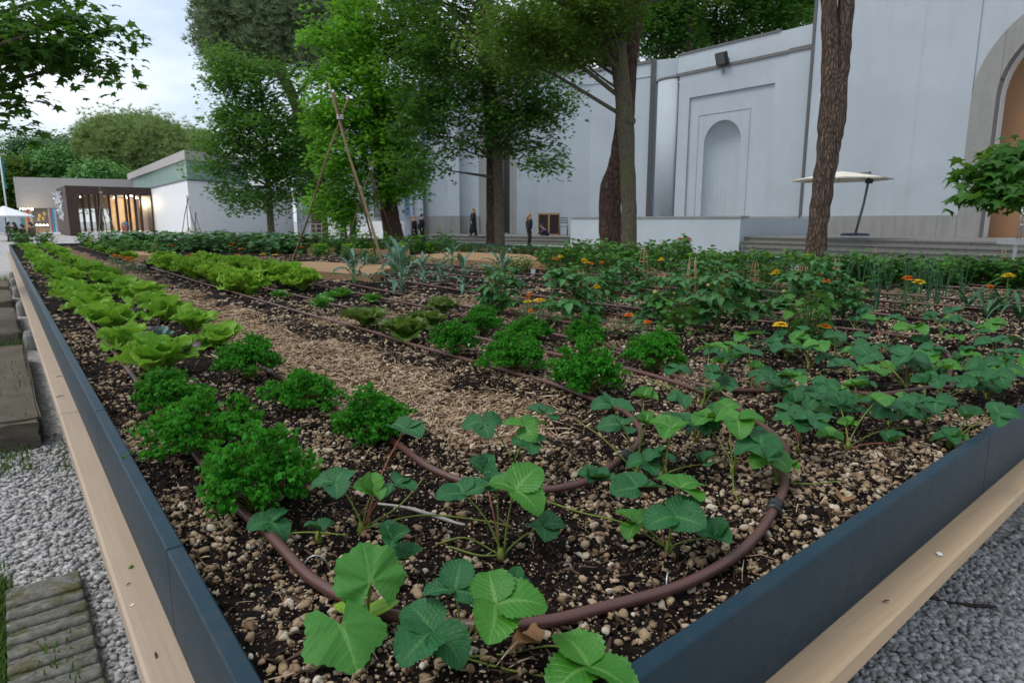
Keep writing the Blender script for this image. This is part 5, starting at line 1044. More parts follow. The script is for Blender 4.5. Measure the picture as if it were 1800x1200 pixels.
m = MB(); m.add([(*pq(.115, .12)[:2], .35), (*pq(.915, .12)[:2], .35), (*pq(.915, .12)[:2], zt-.72), (*pq(.115, .12)[:2], zt-.72)], [(0, 1, 2, 3)]); gf = cpart(m, 'glass_front', M['glass'], pt, o4)
for f in (.165, .235, .30, .34, .45, .53, .63, .67, .74, .80):
    m = MB(); m.prism([pq(f, .05), pq(f+.018, .05), pq(f+.018, .12), pq(f, .12)], .35, zt-.722); cpart(m, 'mullion', M['brown'], gf, o4)
M['wall_in'] = plain('warm_timber_panel', (.50, .33, .18), .6, .35, 1.4)
m = MB(); m.wall([pq(.62, .98), pq(.92, .98)], .0, zt-.73, .1); cpart(m, 'timber_panel', M['wall_in'], pt, o4)
m = MB(); m.wall([pq(.1, 1.0), pq(.62, 1.0)], zt-1.8, zt-.73, .1); cpart(m, 'dark_header', M['brown'], pt, o4)
M['lamp'] = None; a = N('lit_lamp'); M['lamp'] = a.done(a.n('ShaderNodeEmission', {'Color': (1, .82, .55, 1), 'Strength': 14}).outputs[0])
for f in (.22, .60, .74, .86):
    c = pq(f, .5); m = MB(); m.lathe([(.05, 0), (.12, .03), (.12, .12), (.04, .16)], 10, (c[0], c[1], zt-.92)); cpart(m, 'ceiling_lamp', M['lamp'], pt, o4)
L = bpy.data.lights.new('portal_lamp', 'POINT'); L.energy = 700; L.color = (1, .78, .5); L.shadow_soft_size = .3; lo = bpy.data.objects.new('portal_lamp', L); COL.objects.link(lo); c = pq(.78, .55); lo.location = (c[0], c[1], 3.1)
# white ornament on the portal's side
wo_ = MB()
for k in range(420):
    s = rng.uniform(.02, .95); t = rng.uniform(0, 1); z = 3.9-2.4*t; w = .42*(1-t*.75)
    if abs(s-.75+.25*t) > w: continue
    c = A+dep*s-np.array((.05, 0, 0)); c[2] = z; mm = .16; v = rng.normal(0, 1, (3, 3))*mm; wo_.add(v+c, [(0, 1, 2)])
o = cpart(wo_, 'white_ornament', M['white'], pt, o4)
# kiosk under the slab
ks = empty('kiosk', gp(75, 68), 0, 'small lit kiosk with coloured posts under the concrete slab', 'kiosk'); o5 = Matrix.Translation(-Vector(gp(75, 68)))
for px, mt in ((38, (.02, .3, .36)), (44, (.6, .33, .08)), (49, (.5, .1, .12)), (88, (.45, .1, .3)), (92, (.05, .3, .28)), (96, (.3, .4, .62)), (53, (.5, .42, .3)), (86, (.5, .42, .3))):
    m = MB(); m.wall([gp(px, 67.4), gp(px+3, 67.4)], 0, 2.55, .1); cpart(m, 'coloured_post', plain('post_paint', mt, .6), ks, o5)
m = MB(); m.wall([gp(58, 67.5), gp(94, 67.5)], 0.0, .62, .6); cpart(m, 'counter', M['rawwood'], ks, o5); m = MB(); m.wall([gp(62, 67), gp(106, 67)], 0, .18, 2); cpart(m, 'plinth', M['white'], ks, o5)
for px in (64, 70, 76, 82):
    c = gp(px, 67.9, .85); m = MB(); m.lathe([(.04, 0), (.1, .05), (.04, .12)], 8, c); cpart(m, 'counter_lamp', M['lamp'], ks, o5)
m = MB(); m.wall([gp(37, 68.2), gp(60, 68.2)], 2.45, 2.58, .1); cpart(m, 'strip_lamp', M['lamp'], ks, o5)
for px, z in ((70, 1.7), (68, 1.3), (76, 1.4), (79, 1.9)):
    m = MB(); m.wall([gp(px-2, 69.5), gp(px+2.5, 69.5)], z, z+.35, .05); cpart(m, 'poster', plain('poster_paint', (.45, .3, .08), .6, .6, 3), ks, o5)
# white hall with clerestory
wh = empty('white_hall', gp(335, 52), 0, 'white box hall with green glass clerestory and concrete roof', 'building'); o6 = Matrix.Translation(-Vector(gp(335, 52))); p0, pL, pR = gp(335, 50), gp(234, 74.5), gp(516, 60.5)
def hp(m, n, mat): return cpart(m, n, mat, wh, o6)
u_ = pL-p0; v_ = pR-p0
m = MB(); m.prism([p0, p0+v_, p0+v_+u_, pL], 0, 4.33); hp(m, 'walls', M['white'])
q = lambda s, t: p0+u_*s+v_*t
M['clglass'] = None; a = N('green_profiled_glass'); s_ = a.noise(a.pos((6, 6, .1)), 1, 3); M['clglass'] = a.done(a.bsdf(a.mix(s_, (.19, .30, .275), (.33, .46, .43)), .25, None, .5))
m = MB(); m.prism([q(.01, .01), q(.01, .55), q(.99, .55), q(.99, .01)], 4.40, 5.83); hp(m, 'clerestory', M['clglass'])
m = MB(); m.prism([q(-.005, -.005), q(-.005, .56), q(1.0, .56), q(1.0, -.005)], 4.332, 4.42); hp(m, 'dark_sill', M['darkgap'])
m = MB(); m.prism([q(-.01, -.01), q(-.01, .57), q(1.01, .57), q(1.01, -.01)], 5.83, 6.5); hp(m, 'roof', M['concrete'])
m = MB(); m.wall([gp(-40, 78), gp(48, 78)], 0, 2.6, .3); tag(m.build('garden_wall', M['stucco'], None, False), 'pale wall far left behind the seated people', 'wall')
# flagpole, parasol, table
fp = empty('flagpole', gp(14.5, 50), 0, 'white flagpole with a drooping teal flag at far left', 'flagpole'); m = MB(); m.tube([(0, 0, 0), (0, 0, 4), (0, 0, 7.2)], [.06, .05, .035], 8); m.build('pole', M['white'], fp)
m = MB(); P = [];
for i in range(9):
    for j in range(5): z = 6.0-i*.26; r_ = .12+.07*j; P.append((r_*cos(1.0+.5*sin(j*1.9+i*.3))*(1-.03*i), r_*sin(1.0+.6*sin(j*1.9))*.9, z-.05*j))
m.add(P, [(i*5+j, i*5+j+1, i*5+6+j, i*5+5+j) for i in range(8) for j in range(4)]); m.build('flag', plain('teal_cloth', (.02, .22, .20), .7, .1, 3), fp)
ps = empty('cafe_parasol', gp(10, 45), 0, 'white cafe parasol over the seated people, far left', 'parasol'); m = MB(); m.bar((0, 0, 0), (0, 0, 2.3), .03, 8); m.build('pole', M['darkgap'], ps)
m = MB(); n = 8; V = [(0, 0, 2.34)]+[(1.62*cos(k*pi/4), 1.62*sin(k*pi/4), 1.68) for k in range(n)]+[(1.62*cos(k*pi/4), 1.62*sin(k*pi/4), 1.60) for k in range(n)]; Fs = [(0, 1+k, 1+(k+1) % n) for k in range(n)]+[(1+k, 9+k, 9+(k+1) % n, 1+(k+1) % n) for k in range(n)]; m.add(V, Fs); m.add([(x, y, z-.02) for x, y, z in V], Fs); m.build('canopy', M['white'], ps, False)
tb = empty('cafe_table', gp(12, 42.5), 0, 'low round cafe table under the white parasol', 'table'); m = MB(); m.lathe([(.55, .50), (.57, .52), (.57, .54)], 20); m.build('table_top', M['frame'], tb); m = MB(); m.bar((0, 0, 0), (0, 0, .5), .04, 8); m.build('leg', M['darkgap'], tb)
# ------------------------------------------------------------------ timber planters and tripods
def planter(pts, z1, label):
    pts = [np.array(atz(x, y, SOIL)) for x, y in pts]; c = sum(pts)/len(pts); e = empty('timber_planter', (c[0], c[1], SOIL), 0, label, 'planter')
    m = MB(); m.prism([p-c for p in pts], -.05, z1); m.build('board_sides', M['plywood'], e, False); return e
planter([(395, 478), (655, 497), (700, 478), (545, 470)], .085, 'flat tan timber planter board between frilly lettuces and kale')
planter([(712, 462), (801, 468), (960, 476), (930, 458), (800, 452)], .10, 'corner of a pale timber planter below the feathery hedge')
planter([(232, 458), (303, 461), (310, 452), (240, 450)], .10, 'small tan timber board at the left squash bushes')
planter([(174, 436), (206, 438), (210, 432), (176, 430)], .16, 'farthest tan timber planter beside orange marigolds')
planter([(540, 446), (720, 449), (730, 444), (545, 441)], .10, 'long tan planter board in front of the far leafy row')
def tripod(apex_px, D, legs, top, r, label, over=.35):
    r = r*.8
    ap = atd(*apex_px, D); base = np.array((ap[0], ap[1], SOIL)); e = empty('bamboo_tripod', base, 0, label, 'tripod')
    for k, (px, py) in enumerate(legs):
        f = np.array(atz(px, py, SOIL-.04)) if not callable(px) else px(py); a = ap+np.array((cos(k*2.1), sin(k*2.1), 0))*r*1.4; d_ = (a-f)/np.linalg.norm(a-f); t_ = a+d_*over*(1+.2*k); m = MB(); P = np.array([f, f+(t_-f)*.33+np.array((.01, .0, 0)), f+(t_-f)*.66+np.array((-.012, .008, 0)), t_])-base
        m.tube(curve(P, 6), np.linspace(r*1.25, r*.75, 19), 8, rough=.1, seed=k); m.build('pole', M['bamboo'], e)
    m = MB(); t = np.linspace(0, 2*pi, 13)
    for z in (-.02, .0, .02): m.tube(np.stack((r*2.6*np.cos(t), r*2.6*np.sin(t), np.full(13, z)), -1)+(ap-base), .006, 5)
    m.build('lashing', M['white'], e); return e
tripod((598, 206), 8.5, [(513, 462), (676, 478), (661, 452)], 0, .019, 'tall bamboo tripod standing in the bed in front of the bright maple')
tripod((652, 296), 13.2, [(606, 436), (682, 436), (694, 432)], 0, .016, 'smaller bamboo tripod behind the tall one, its poles crossing before the maple')
tripod((178, 338), 17.5, [(172, 424), (190, 425), (207, 422)], 0, .018, 'bamboo tripod in front of the dark brown portal', .3)
tripod((330, 350), 17.3, [(316, 426), (331, 426), (348, 424)], 0, .014, 'thin bamboo tripod in front of the white hall', .25)
tripod((344, 376), 18.0, [(340, 425), (347, 426), (358, 424)], 0, .012, 'shortest bamboo tripod, right of the thin one at the white hall', .15)
# plant labels
def ptag(px, py, h, w, col, label):
    p = atz(px, py, SOIL); e = empty('plant_tag', p, -YAW, label, 'plant tag'); m = MB(); m.box(-w/2, w/2, -.001, .001, h*.45, h, bev=.0); m.build('tag_plate', plain('tag_plastic', col, .5, .05), e, False); m = MB(); m.bar((0, 0, -.02), (0, 0, h*.45), .003, 5); m.build('tag_stem', M['stake'], e)
ptag(937, 488, .10, .05, (.45, .48, .52), 'grey plastic plant tag behind the lone tomato'); ptag(1397, 483, .13, .1, (.7, .7, .68), 'white plant tag left of the forked pine'); ptag(1207, 482, .14, .09, (.4, .55, .75), 'blue and white plant tag above the tomatoes')

# ------------------------------------------------------------------ trees
def barkmat(name, c0, c1, sc=9, stretch=.18, strength=1.0, moss=0.0):
    a = N(name); n1 = a.noise(a.pos((sc, sc, sc*stretch)), 1, 6, .7, .8); w_ = a.n('ShaderNodeTexNoise', {'Vector': a.pos((3, 3, 1.2)), 'Scale': 1.0, 'Detail': 3}).outputs['Color']; vv = a.n('ShaderNodeVectorMath', {0: a.pos((sc*1.3, sc*1.3, sc*stretch*1.4)), 1: a.n('ShaderNodeVectorMath', {0: w_, 'Scale': 5.0}, operation='SCALE').outputs[0]}).outputs[0]; v = a.n('ShaderNodeTexVoronoi', {'Vector': vv, 'Scale': 1.0}); v.feature = 'DISTANCE_TO_EDGE'
    h = a.math('ADD', n1, a.math('MULTIPLY', a.math('MINIMUM', v.outputs['Distance'], .25), 2.0)); c = a.ramp(h, [(.35, tuple(x*.35 for x in c0)), (.65, c0), (1.0, c1)])
    if moss: c = a.mix(a.ramp(a.noise(a.pos(), 2.5, 5), [(.48, (0, 0, 0)), (.66, (moss,)*3)]), c, (.09, .10, .035))
    return a.done(a.bsdf(c, .9, a.bump(h, strength, .05), .15))
M['barkp'] = barkmat('pine_bark', (.075, .052, .040), (.15, .108, .082), 17, .16)
M['barkr'] = barkmat('red_brown_bark', (.07, .044, .034), (.14, .092, .072), 18, .08)
M['barkg'] = barkmat('grey_green_bark', (.075, .065, .045), (.14, .12, .09), 26, .5, .35, .5)
M['mapleb'] = leafmat('bright_maple_leaf', (.07, .27, .014), (.19, .47, .03), 0, .5, .45, nscale=1.4)
M['mapled'] = leafmat('dark_maple_leaf', (.022, .09, .013), (.062, .18, .028), 0, .5, .38, nscale=1.0)
M['mapleo'] = leafmat('olive_maple_leaf', (.038, .095, .012), (.10, .185, .024), 0, .5, .38, nscale=.9)
M['mapleg'] = leafmat('mid_green_leaf', (.03, .12, .017), (.08, .225, .034), 0, .5, .4, nscale=.8)
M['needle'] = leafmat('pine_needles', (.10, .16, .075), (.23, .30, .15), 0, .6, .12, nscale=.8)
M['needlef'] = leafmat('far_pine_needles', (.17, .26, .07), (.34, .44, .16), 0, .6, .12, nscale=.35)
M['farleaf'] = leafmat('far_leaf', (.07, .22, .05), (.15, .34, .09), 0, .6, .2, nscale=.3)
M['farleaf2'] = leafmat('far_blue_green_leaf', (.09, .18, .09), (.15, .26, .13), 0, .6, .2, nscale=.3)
MAPLE = np.array([(0, 0, 0), (.16, .10, .01), (.52, .02, -.06), (.34, .26, 0), (.62, .48, -.10), (.30, .52, .0), (.17, .62, .01), (0, 1.02, -.12), (-.17, .62, .01), (-.30, .52, .0), (-.62, .48, -.10), (-.34, .26, 0), (-.52, .02, -.06), (-.16, .10, .01), (0, .4, .06)])
MAPF = np.array([(14, i, i+1) for i in range(0, 13)]+[(14, 13, 0)])
KITE = np.array([(0, 0, 0), (.32, .45, -.03), (0, 1, -.1), (-.32, .45, -.03), (0, .45, .05)]); KITF = np.array([(4, 0, 1), (4, 1, 2), (4, 2, 3), (4, 3, 0)])
NEED = []; NF = []
for k in range(9):
    r_ = np.random.default_rng(k); d_ = r_.normal(0, 1, 3); d_[2] = abs(d_[2])*1.1; d_ /= np.linalg.norm(d_); s_ = np.cross(d_, r_.normal(0, 1, 3)); s_ = s_/np.linalg.norm(s_)*.07; o = len(NEED); NEED += [-s_, s_, d_]; NF.append((o, o+1, o+2))
NEED = np.array(NEED); NF = np.array(NF)
def foliage(mb, P, out, size, tmpl, tilt=.5, droop=.35):
    V, Fa = tmpl; n = len(P); k = len(V); az = np.arctan2(out[:, 1], out[:, 0])-pi/2+rng.normal(0, .8, n); el = rng.normal(-droop, tilt, n); ro = rng.normal(0, tilt, n)
    ca, sa, ce, se, cr_, sr = np.cos(az), np.sin(az), np.cos(el), np.sin(el), np.cos(ro), np.sin(ro); z = np.zeros(n); o = np.ones(n)
    A = np.stack((np.stack((ca, -sa, z), -1), np.stack((sa, ca, z), -1), np.stack((z, z, o), -1)), 1); B = np.stack((np.stack((o, z, z), -1), np.stack((z, ce, -se), -1), np.stack((z, se, ce), -1)), 1); C = np.stack((np.stack((cr_, z, sr), -1), np.stack((z, o, z), -1), np.stack((-sr, z, cr_), -1)), 1)
    R = A@B@C; Q = np.einsum('nij,kj->nki', R, V)*(size*rng.uniform(.6, 1.25, n))[:, None, None]+P[:, None, :]
    mb.add(Q.reshape(-1, 3), (Fa[None]+(np.arange(n)*k)[:, None, None]).reshape(-1, 3))
def sprays(ells):
    """spray centres spread through a list of ellipsoids (centre, radii, count), thinner towards the middle"""
    out = []
    for c, r, n in ells:
        d_ = rng.normal(0, 1, (n, 3)); d_ /= np.linalg.norm(d_, axis=1)[:, None]; t = rng.uniform(.15, 1, n)**.45; out.append(np.asarray(c)+d_*np.asarray(r)*t[:, None])
    return np.concatenate(out)
def tree(name, label, base, trunk, bark, ells, leafmat_, size, per, srad, tmpl=(MAPLE, MAPF), flat=.28, group=None, limbs=26, limbr=.05, cut=None, tilt=.38, droop=.2, trn=14, rough=.08, extra_trunks=()):
    e = empty(name, base, 0, label, 'tree', group); b = np.asarray(base, float); m = MB()
    for tk in (trunk,)+tuple(extra_trunks): P, R = tk; Q = curve(P, 6)-b; m.tube(Q, np.interp(np.linspace(0, 1, len(Q)), np.linspace(0, 1, len(R)), R), trn, rough=rough, seed=int(b[0]*10) % 97)
    C = sprays(ells)
    if cut is not None: C = C[cut(C)]
    Pt = np.asarray(trunk[0], float); idx = rng.permutation(len(C))[:limbs]
    for i in idx:
        c = C[i]; zz = min(max(c[2]-np.hypot(*(c-Pt[-1])[:2])*.55, Pt[0][2]+.35*(Pt[-1][2]-Pt[0][2])), Pt[-1][2]); f = np.interp(zz, Pt[:, 2], np.arange(len(Pt))); k = int(min(f, len(Pt)-2)); a = Pt[k]+(Pt[k+1]-Pt[k])*(f-k)
        L = np.linalg.norm(c-a); q = curve([a, a+(c-a)*.4+np.array((rng.normal(0, .08)*L, rng.normal(0, .08)*L, .07*L)), a+(c-a)*.75+np.array((0, 0, .05*L)), c], 4)-b; m.tube(q, np.linspace(limbr*min(1.6, .35+L*.22), .012, len(q)), 6)
    o = m.build('trunk', bark, e)
    lf = MB(); n = len(C); K = rng.poisson(per*(.78 if tmpl[0] is MAPLE else 1)*rng.uniform(.45, 1.4, n)); c = np.repeat(C, K, 0); T = len(c); rr = np.repeat(srad*rng.uniform(.6, 1.3, n), K); a = rng.uniform(0, 2*pi, T); q = np.sqrt(rng.uniform(0, 1, T))*rr
    off = np.stack((q*np.cos(a), q*np.sin(a), rng.normal(0, flat, T)*rr-.25*q*q/rr), -1); foliage(lf, c+off-b, off, size, tmpl, tilt, droop); lf.build('crown', leafmat_, e, False); return e
def E(px, py, D, rx_, ry_, n, dz=None):
    """ellipsoid at a picture bearing and depth, radii given as apparent pixels"""
    s = D/F; return (atd(px, py, D), (rx_*s, rx_*s*.9, ry_*s), n)
def tk(L, D, R): return ([atd(x, y, D) if not isinstance(x, tuple) else x for x, y in L], R)
cs = lambda px, py, D: atd(px, py, D)
# forked pine at the right
D = 11.8; b = gp(1430, D)
tree('forked_pine_tree', 'forked pine with rugged brown bark in front of the stone steps', b, ([b, cs(1432, 455, D), cs(1440, 380, D), cs(1455, 270, D), cs(1462, 210, D), cs(1460, 120, D), cs(1456, -40, D), cs(1448, -260, D)], [.26, .175, .165, .185, .22, .15, .13, .10]), M['barkp'],
     [E(1450, -420, D, 260, 90, 40)], M['needle'], .17, 90, .8, (NEED, NF), .4, 'trees along the garden edge', 14, .05, rough=.10, extra_trunks=(([cs(1460, 290, D), cs(1468, 215, D), cs(1478, 120, D), cs(1488, -10, D), cs(1500, -240, D)], [.08, .165, .14, .135, .1]),))
# paired trunks
D = 15.6; b = gp(1106, D)
tree('maple_tree', 'grey-barked knotty maple, right trunk of the pair before the white parapet', b, ([b, cs(1106, 430, D), cs(1104, 330, D), cs(1098, 200, D), cs(1088, 90, D), cs(1094, -20, D), cs(1100, -200, D)], [.21, .185, .18, .20, .19, .16, .1]), M['barkg'],
     [E(985, 25, D-.5, 130, 70, 60), E(900, 60, D, 90, 60, 30), E(1000, 85, D-.4, 70, 22, 18), E(1070, 20, D-.8, 60, 40, 20), E(1080, -90, D, 190, 60, 40), E(1180, -60, D, 150, 60, 30)], M['mapleo'], .10, 110, .55, group='trees along the garden edge', limbs=16, limbr=.05, extra_trunks=(([cs(1086, 110, D), cs(1060, 60, D-.3), cs(1000, 10, D-.8), cs(940, -10, D-1)], [.12, .10, .07, .03]), ([cs(1104, 215, D), cs(1110, 212, D-.2)], [.15, .11])))
D = 16.4; b = gp(1074, D)
tree('pine_tree', 'red-brown rugged trunk, left of the pair before the white parapet', b, ([b, cs(1073, 420, D), cs(1074, 340, D), cs(1092, 270, D), cs(1100, 180, D), cs(1108, 90, D), cs(1120, -10, D), cs(1130, -220, D)], [.32, .27, .285, .25, .22, .21, .19, .13]), M['barkr'],
     [E(1120, -330, D, 240, 90, 46)], M['needle'], .17, 90, .8, (NEED, NF), .4, 'trees along the garden edge', 12, .05, rough=.1)
# maple in the middle with its two stems
D = 20.5; b = gp(878, D-.3)
tree('maple_tree', 'dark maple with low drooping branches, its slim grey stem before the doorway', b, ([b, cs(878, 400, D), cs(875, 300, D), cs(866, 200, D), cs(862, 90, D), cs(860, -60, D)], [.18, .16, .155, .14, .12, .07]), M['barkg'],
     [E(850, 90, D, 150, 100, 64), E(800, 215, D, 105, 60, 42), E(930, 215, D, 95, 50, 34), E(985, 195, D-.5, 55, 40, 12), E(735, 150, D-.3, 75, 95, 36), E(905, 150, D, 100, 60, 34), E(770, -30, D, 160, 80, 40), E(960, 290, D-1, 40, 14, 5), E(735, 290, D-.6, 60, 30, 12)], M['mapled'], .125, 105, .62, group='trees along the garden edge', limbs=26, limbr=.045,
     cut=lambda C: ~(((C-EYE)@_rt > (1045-900)/F*D)), extra_trunks=(([cs(870, 312, D), cs(830, 306, D-.4), cs(790, 300, D-.8)], [.05, .035, .015]),))
D = 21.3; b = gp(865, D)
tree('pine_tree', 'slender red-brown trunk directly left of the slim grey stem', b, ([b, cs(865, 400, D), cs(864, 260, D), cs(855, 120, D), cs(850, -60, D), cs(850, -200, D)], [.22, .19, .18, .16, .14, .1]), M['barkr'], [E(845, -160, D, 200, 60, 40), E(770, 20, D+1, 90, 50, 30), E(720, 40, D+2, 70, 90, 46), E(780, 90, D+1.5, 70, 60, 30)], M['mapleo'], .13, 100, .7, group='trees along the garden edge', limbs=16)
# bright maple
D = 24.0; b = gp(697, D)
tree('maple_tree', 'tall bright green maple with leafy trunk leaning behind the bamboo tripods', b, ([b, cs(692, 415, D), cs(682, 350, D), cs(672, 250, D), cs(660, 140, D), cs(645, 0, D), cs(635, -120, D)], [.50, .36, .30, .27, .23, .17, .1]), M['barkr'],
     [E(625, 60, D-1, 88, 72, 66), E(632, 170, D-1.3, 92, 70, 70), E(640, 270, D-1.3, 90, 50, 52), E(600, 330, D-1, 30, 60, 18), E(575, 210, D-1.5, 40, 30, 12), E(690, 230, D, 70, 110, 50), E(700, 320, D-.6, 50, 40, 22), E(565, 130, D-1, 30, 20, 8), E(615, 380, D-.6, 22, 30, 8), E(640, -70, D, 110, 60, 40), E(555, 355, D-1, 40, 12, 6)], M['mapleb'], .15, 100, .62, group='trees along the garden edge', limbs=60, limbr=.06)
# dark maple at the left with its thin trunk, second thin trunk
D = 31.0; b = gp(475, D)
tree('maple_tree', 'broad dense dark maple on a thin trunk before the white hall', b, ([b, cs(475, 380, D), cs(470, 300, D), cs(462, 200, D), cs(455, 120, D)], [.17, .15, .13, .1, .05]), M['barkg'],
     [E(450, 320, D, 75, 62, 66), E(465, 235, D, 90, 60, 76), E(410, 220, D-.5, 55, 35, 26), E(520, 290, D+.5, 45, 70, 42), E(440, 150, D, 70, 55, 42), E(400, 120, D-.5, 50, 28, 18), E(395, 105, D, 22, 40, 8), E(385, 260, D, 30, 40, 14), E(520, 180, D+1, 40, 60, 26), E(355, 290, D-1, 18, 12, 3)], M['mapleg'], .16, 105, .8, group='trees along the garden edge', limbs=60, limbr=.07)
D = 35; b = gp(573, D)
tree('maple_tree', 'thin straight trunk with dark crown left of the bright maple', b, ([b, cs(572, 400, D), cs(568, 330, D), cs(565, 240, D)], [.17, .15, .13, .06]), M['barkg'], [E(550, 300, D, 48, 50, 40), E(555, 220, D, 40, 50, 30), E(600, 330, D+1, 40, 20, 10)], M['mapled'], .17, 100, .8, group='trees along the garden edge', limbs=24)
# big stone pine above them
D = 44; b = gp(560, D)
tree('stone_pine', 'large stone pine whose grey-green crown rises above the dark maple', b, ([b, cs(555, 330, D), cs(535, 230, D), cs(500, 140, D), cs(455, 85, D), cs(430, 55, D)], [.5, .45, .4, .33, .2, .1]), M['barkr'],
     [E(470, 30, D, 112, 72, 190), E(400, 60, D, 42, 50, 40), E(560, 30, D, 90, 90, 110), E(470, -60, D, 130, 50, 60), E(380, 75, D, 20, 25, 8)], M['needle'], .42, 75, 1.05, (NEED, NF), .55, None, 46, .12)
# far trees
D = 92; b = gp(245, D)
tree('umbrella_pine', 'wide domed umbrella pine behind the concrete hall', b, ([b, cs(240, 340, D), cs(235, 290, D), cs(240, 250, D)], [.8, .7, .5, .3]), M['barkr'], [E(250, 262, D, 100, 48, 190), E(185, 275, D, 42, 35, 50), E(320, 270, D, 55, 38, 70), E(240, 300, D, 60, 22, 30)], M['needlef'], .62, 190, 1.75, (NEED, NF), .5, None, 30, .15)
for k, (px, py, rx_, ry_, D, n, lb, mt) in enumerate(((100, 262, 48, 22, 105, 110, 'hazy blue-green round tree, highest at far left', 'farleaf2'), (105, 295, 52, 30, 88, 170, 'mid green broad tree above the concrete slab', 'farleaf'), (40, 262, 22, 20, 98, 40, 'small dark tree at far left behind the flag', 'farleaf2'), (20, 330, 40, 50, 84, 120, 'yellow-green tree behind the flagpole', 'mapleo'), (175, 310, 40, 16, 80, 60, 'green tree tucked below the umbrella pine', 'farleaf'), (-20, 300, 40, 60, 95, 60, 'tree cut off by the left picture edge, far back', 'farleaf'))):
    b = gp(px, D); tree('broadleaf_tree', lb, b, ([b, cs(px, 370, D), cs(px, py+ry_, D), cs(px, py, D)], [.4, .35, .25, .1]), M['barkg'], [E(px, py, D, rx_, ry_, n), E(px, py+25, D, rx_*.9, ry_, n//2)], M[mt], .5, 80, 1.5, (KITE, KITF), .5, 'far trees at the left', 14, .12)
# wood behind the white building
for k, (px, py, rx_, ry_, D, n, mt) in enumerate(((985, 60, 75, 70, 47, 120, 'mapleg'), (1070, 20, 80, 95, 50, 130, 'mapled'), (1170, 50, 70, 75, 45, 120, 'mapleg'), (1260, 10, 80, 95, 49, 130, 'mapled'), (1350, 10, 80, 90, 46, 130, 'mapleg'), (1440, -30, 90, 90, 48, 110, 'mapled'), (900, 130, 80, 80, 52, 120, 'mapled'), (790, 150, 90, 100, 55, 130, 'mapleg'), (1215, -60, 130, 60, 44, 90, 'mapled'))):
    b = gp(px, D); tree('broadleaf_tree', 'dark leafy tree behind the white building, %s from the left of its row' % ORD[k], b, ([b, cs(px, 300, D), cs(px-4, py+50, D), cs(px, py, D)], [.35, .3, .25, .1]), M['barkr'], [E(px, py, D, rx_, ry_, n)], M[mt], .26, 95, 1.2, (MAPLE, MAPF), .3, 'trees behind the white building', 26, .10)
# near branches reaching into the picture
D = 6.6; b = gp(-330, 7.0)
tree('maple_tree', 'near maple branch hanging into the top left corner against the sky', b, ([b, cs(-320, 250, 7), cs(-300, 100, 7), cs(-250, -60, 7), cs(-200, -250, 7)], [.2, .17, .15, .12, .06]), M['barkg'],
     [E(30, 60, D, 100, 55, 34), E(100, 90, D, 95, 28, 20), E(170, 45, D, 55, 22, 10), E(20, 150, D, 35, 40, 9), E(5, 215, D, 22, 20, 4), E(-100, 60, D, 120, 140, 40), E(60, -40, D, 120, 50, 16), E(178, 140, D-.1, 12, 8, 1)], M['mapled'], .105, 26, .26, flat=.25, limbs=46, limbr=.018, cut=lambda C: ~((C-EYE)@_rt > (215-900)/F*D))
D = 6.3; b = gp(2080, 6.6)
tree('maple_tree', 'near maple branch with dark leaves entering at the right edge', b, ([b, cs(2075, 300, 6.6), cs(2060, 150, 6.6), cs(2050, -50, 6.6)], [.18, .15, .12, .07]), M['barkg'], [E(1805, 265, D, 45, 22, 9), E(1750, 298, D, 40, 13, 7), E(1755, 338, D, 48, 9, 9), E(1800, 320, D, 35, 20, 7), E(1880, 270, D, 70, 60, 30), E(1990, 200, D, 120, 90, 40)], M['mapled'], .12, 34, .22, flat=.25, limbs=34, limbr=.016, droop=.6, cut=lambda C: ~((C-EYE)@_rt < (1722-900)/F*D))

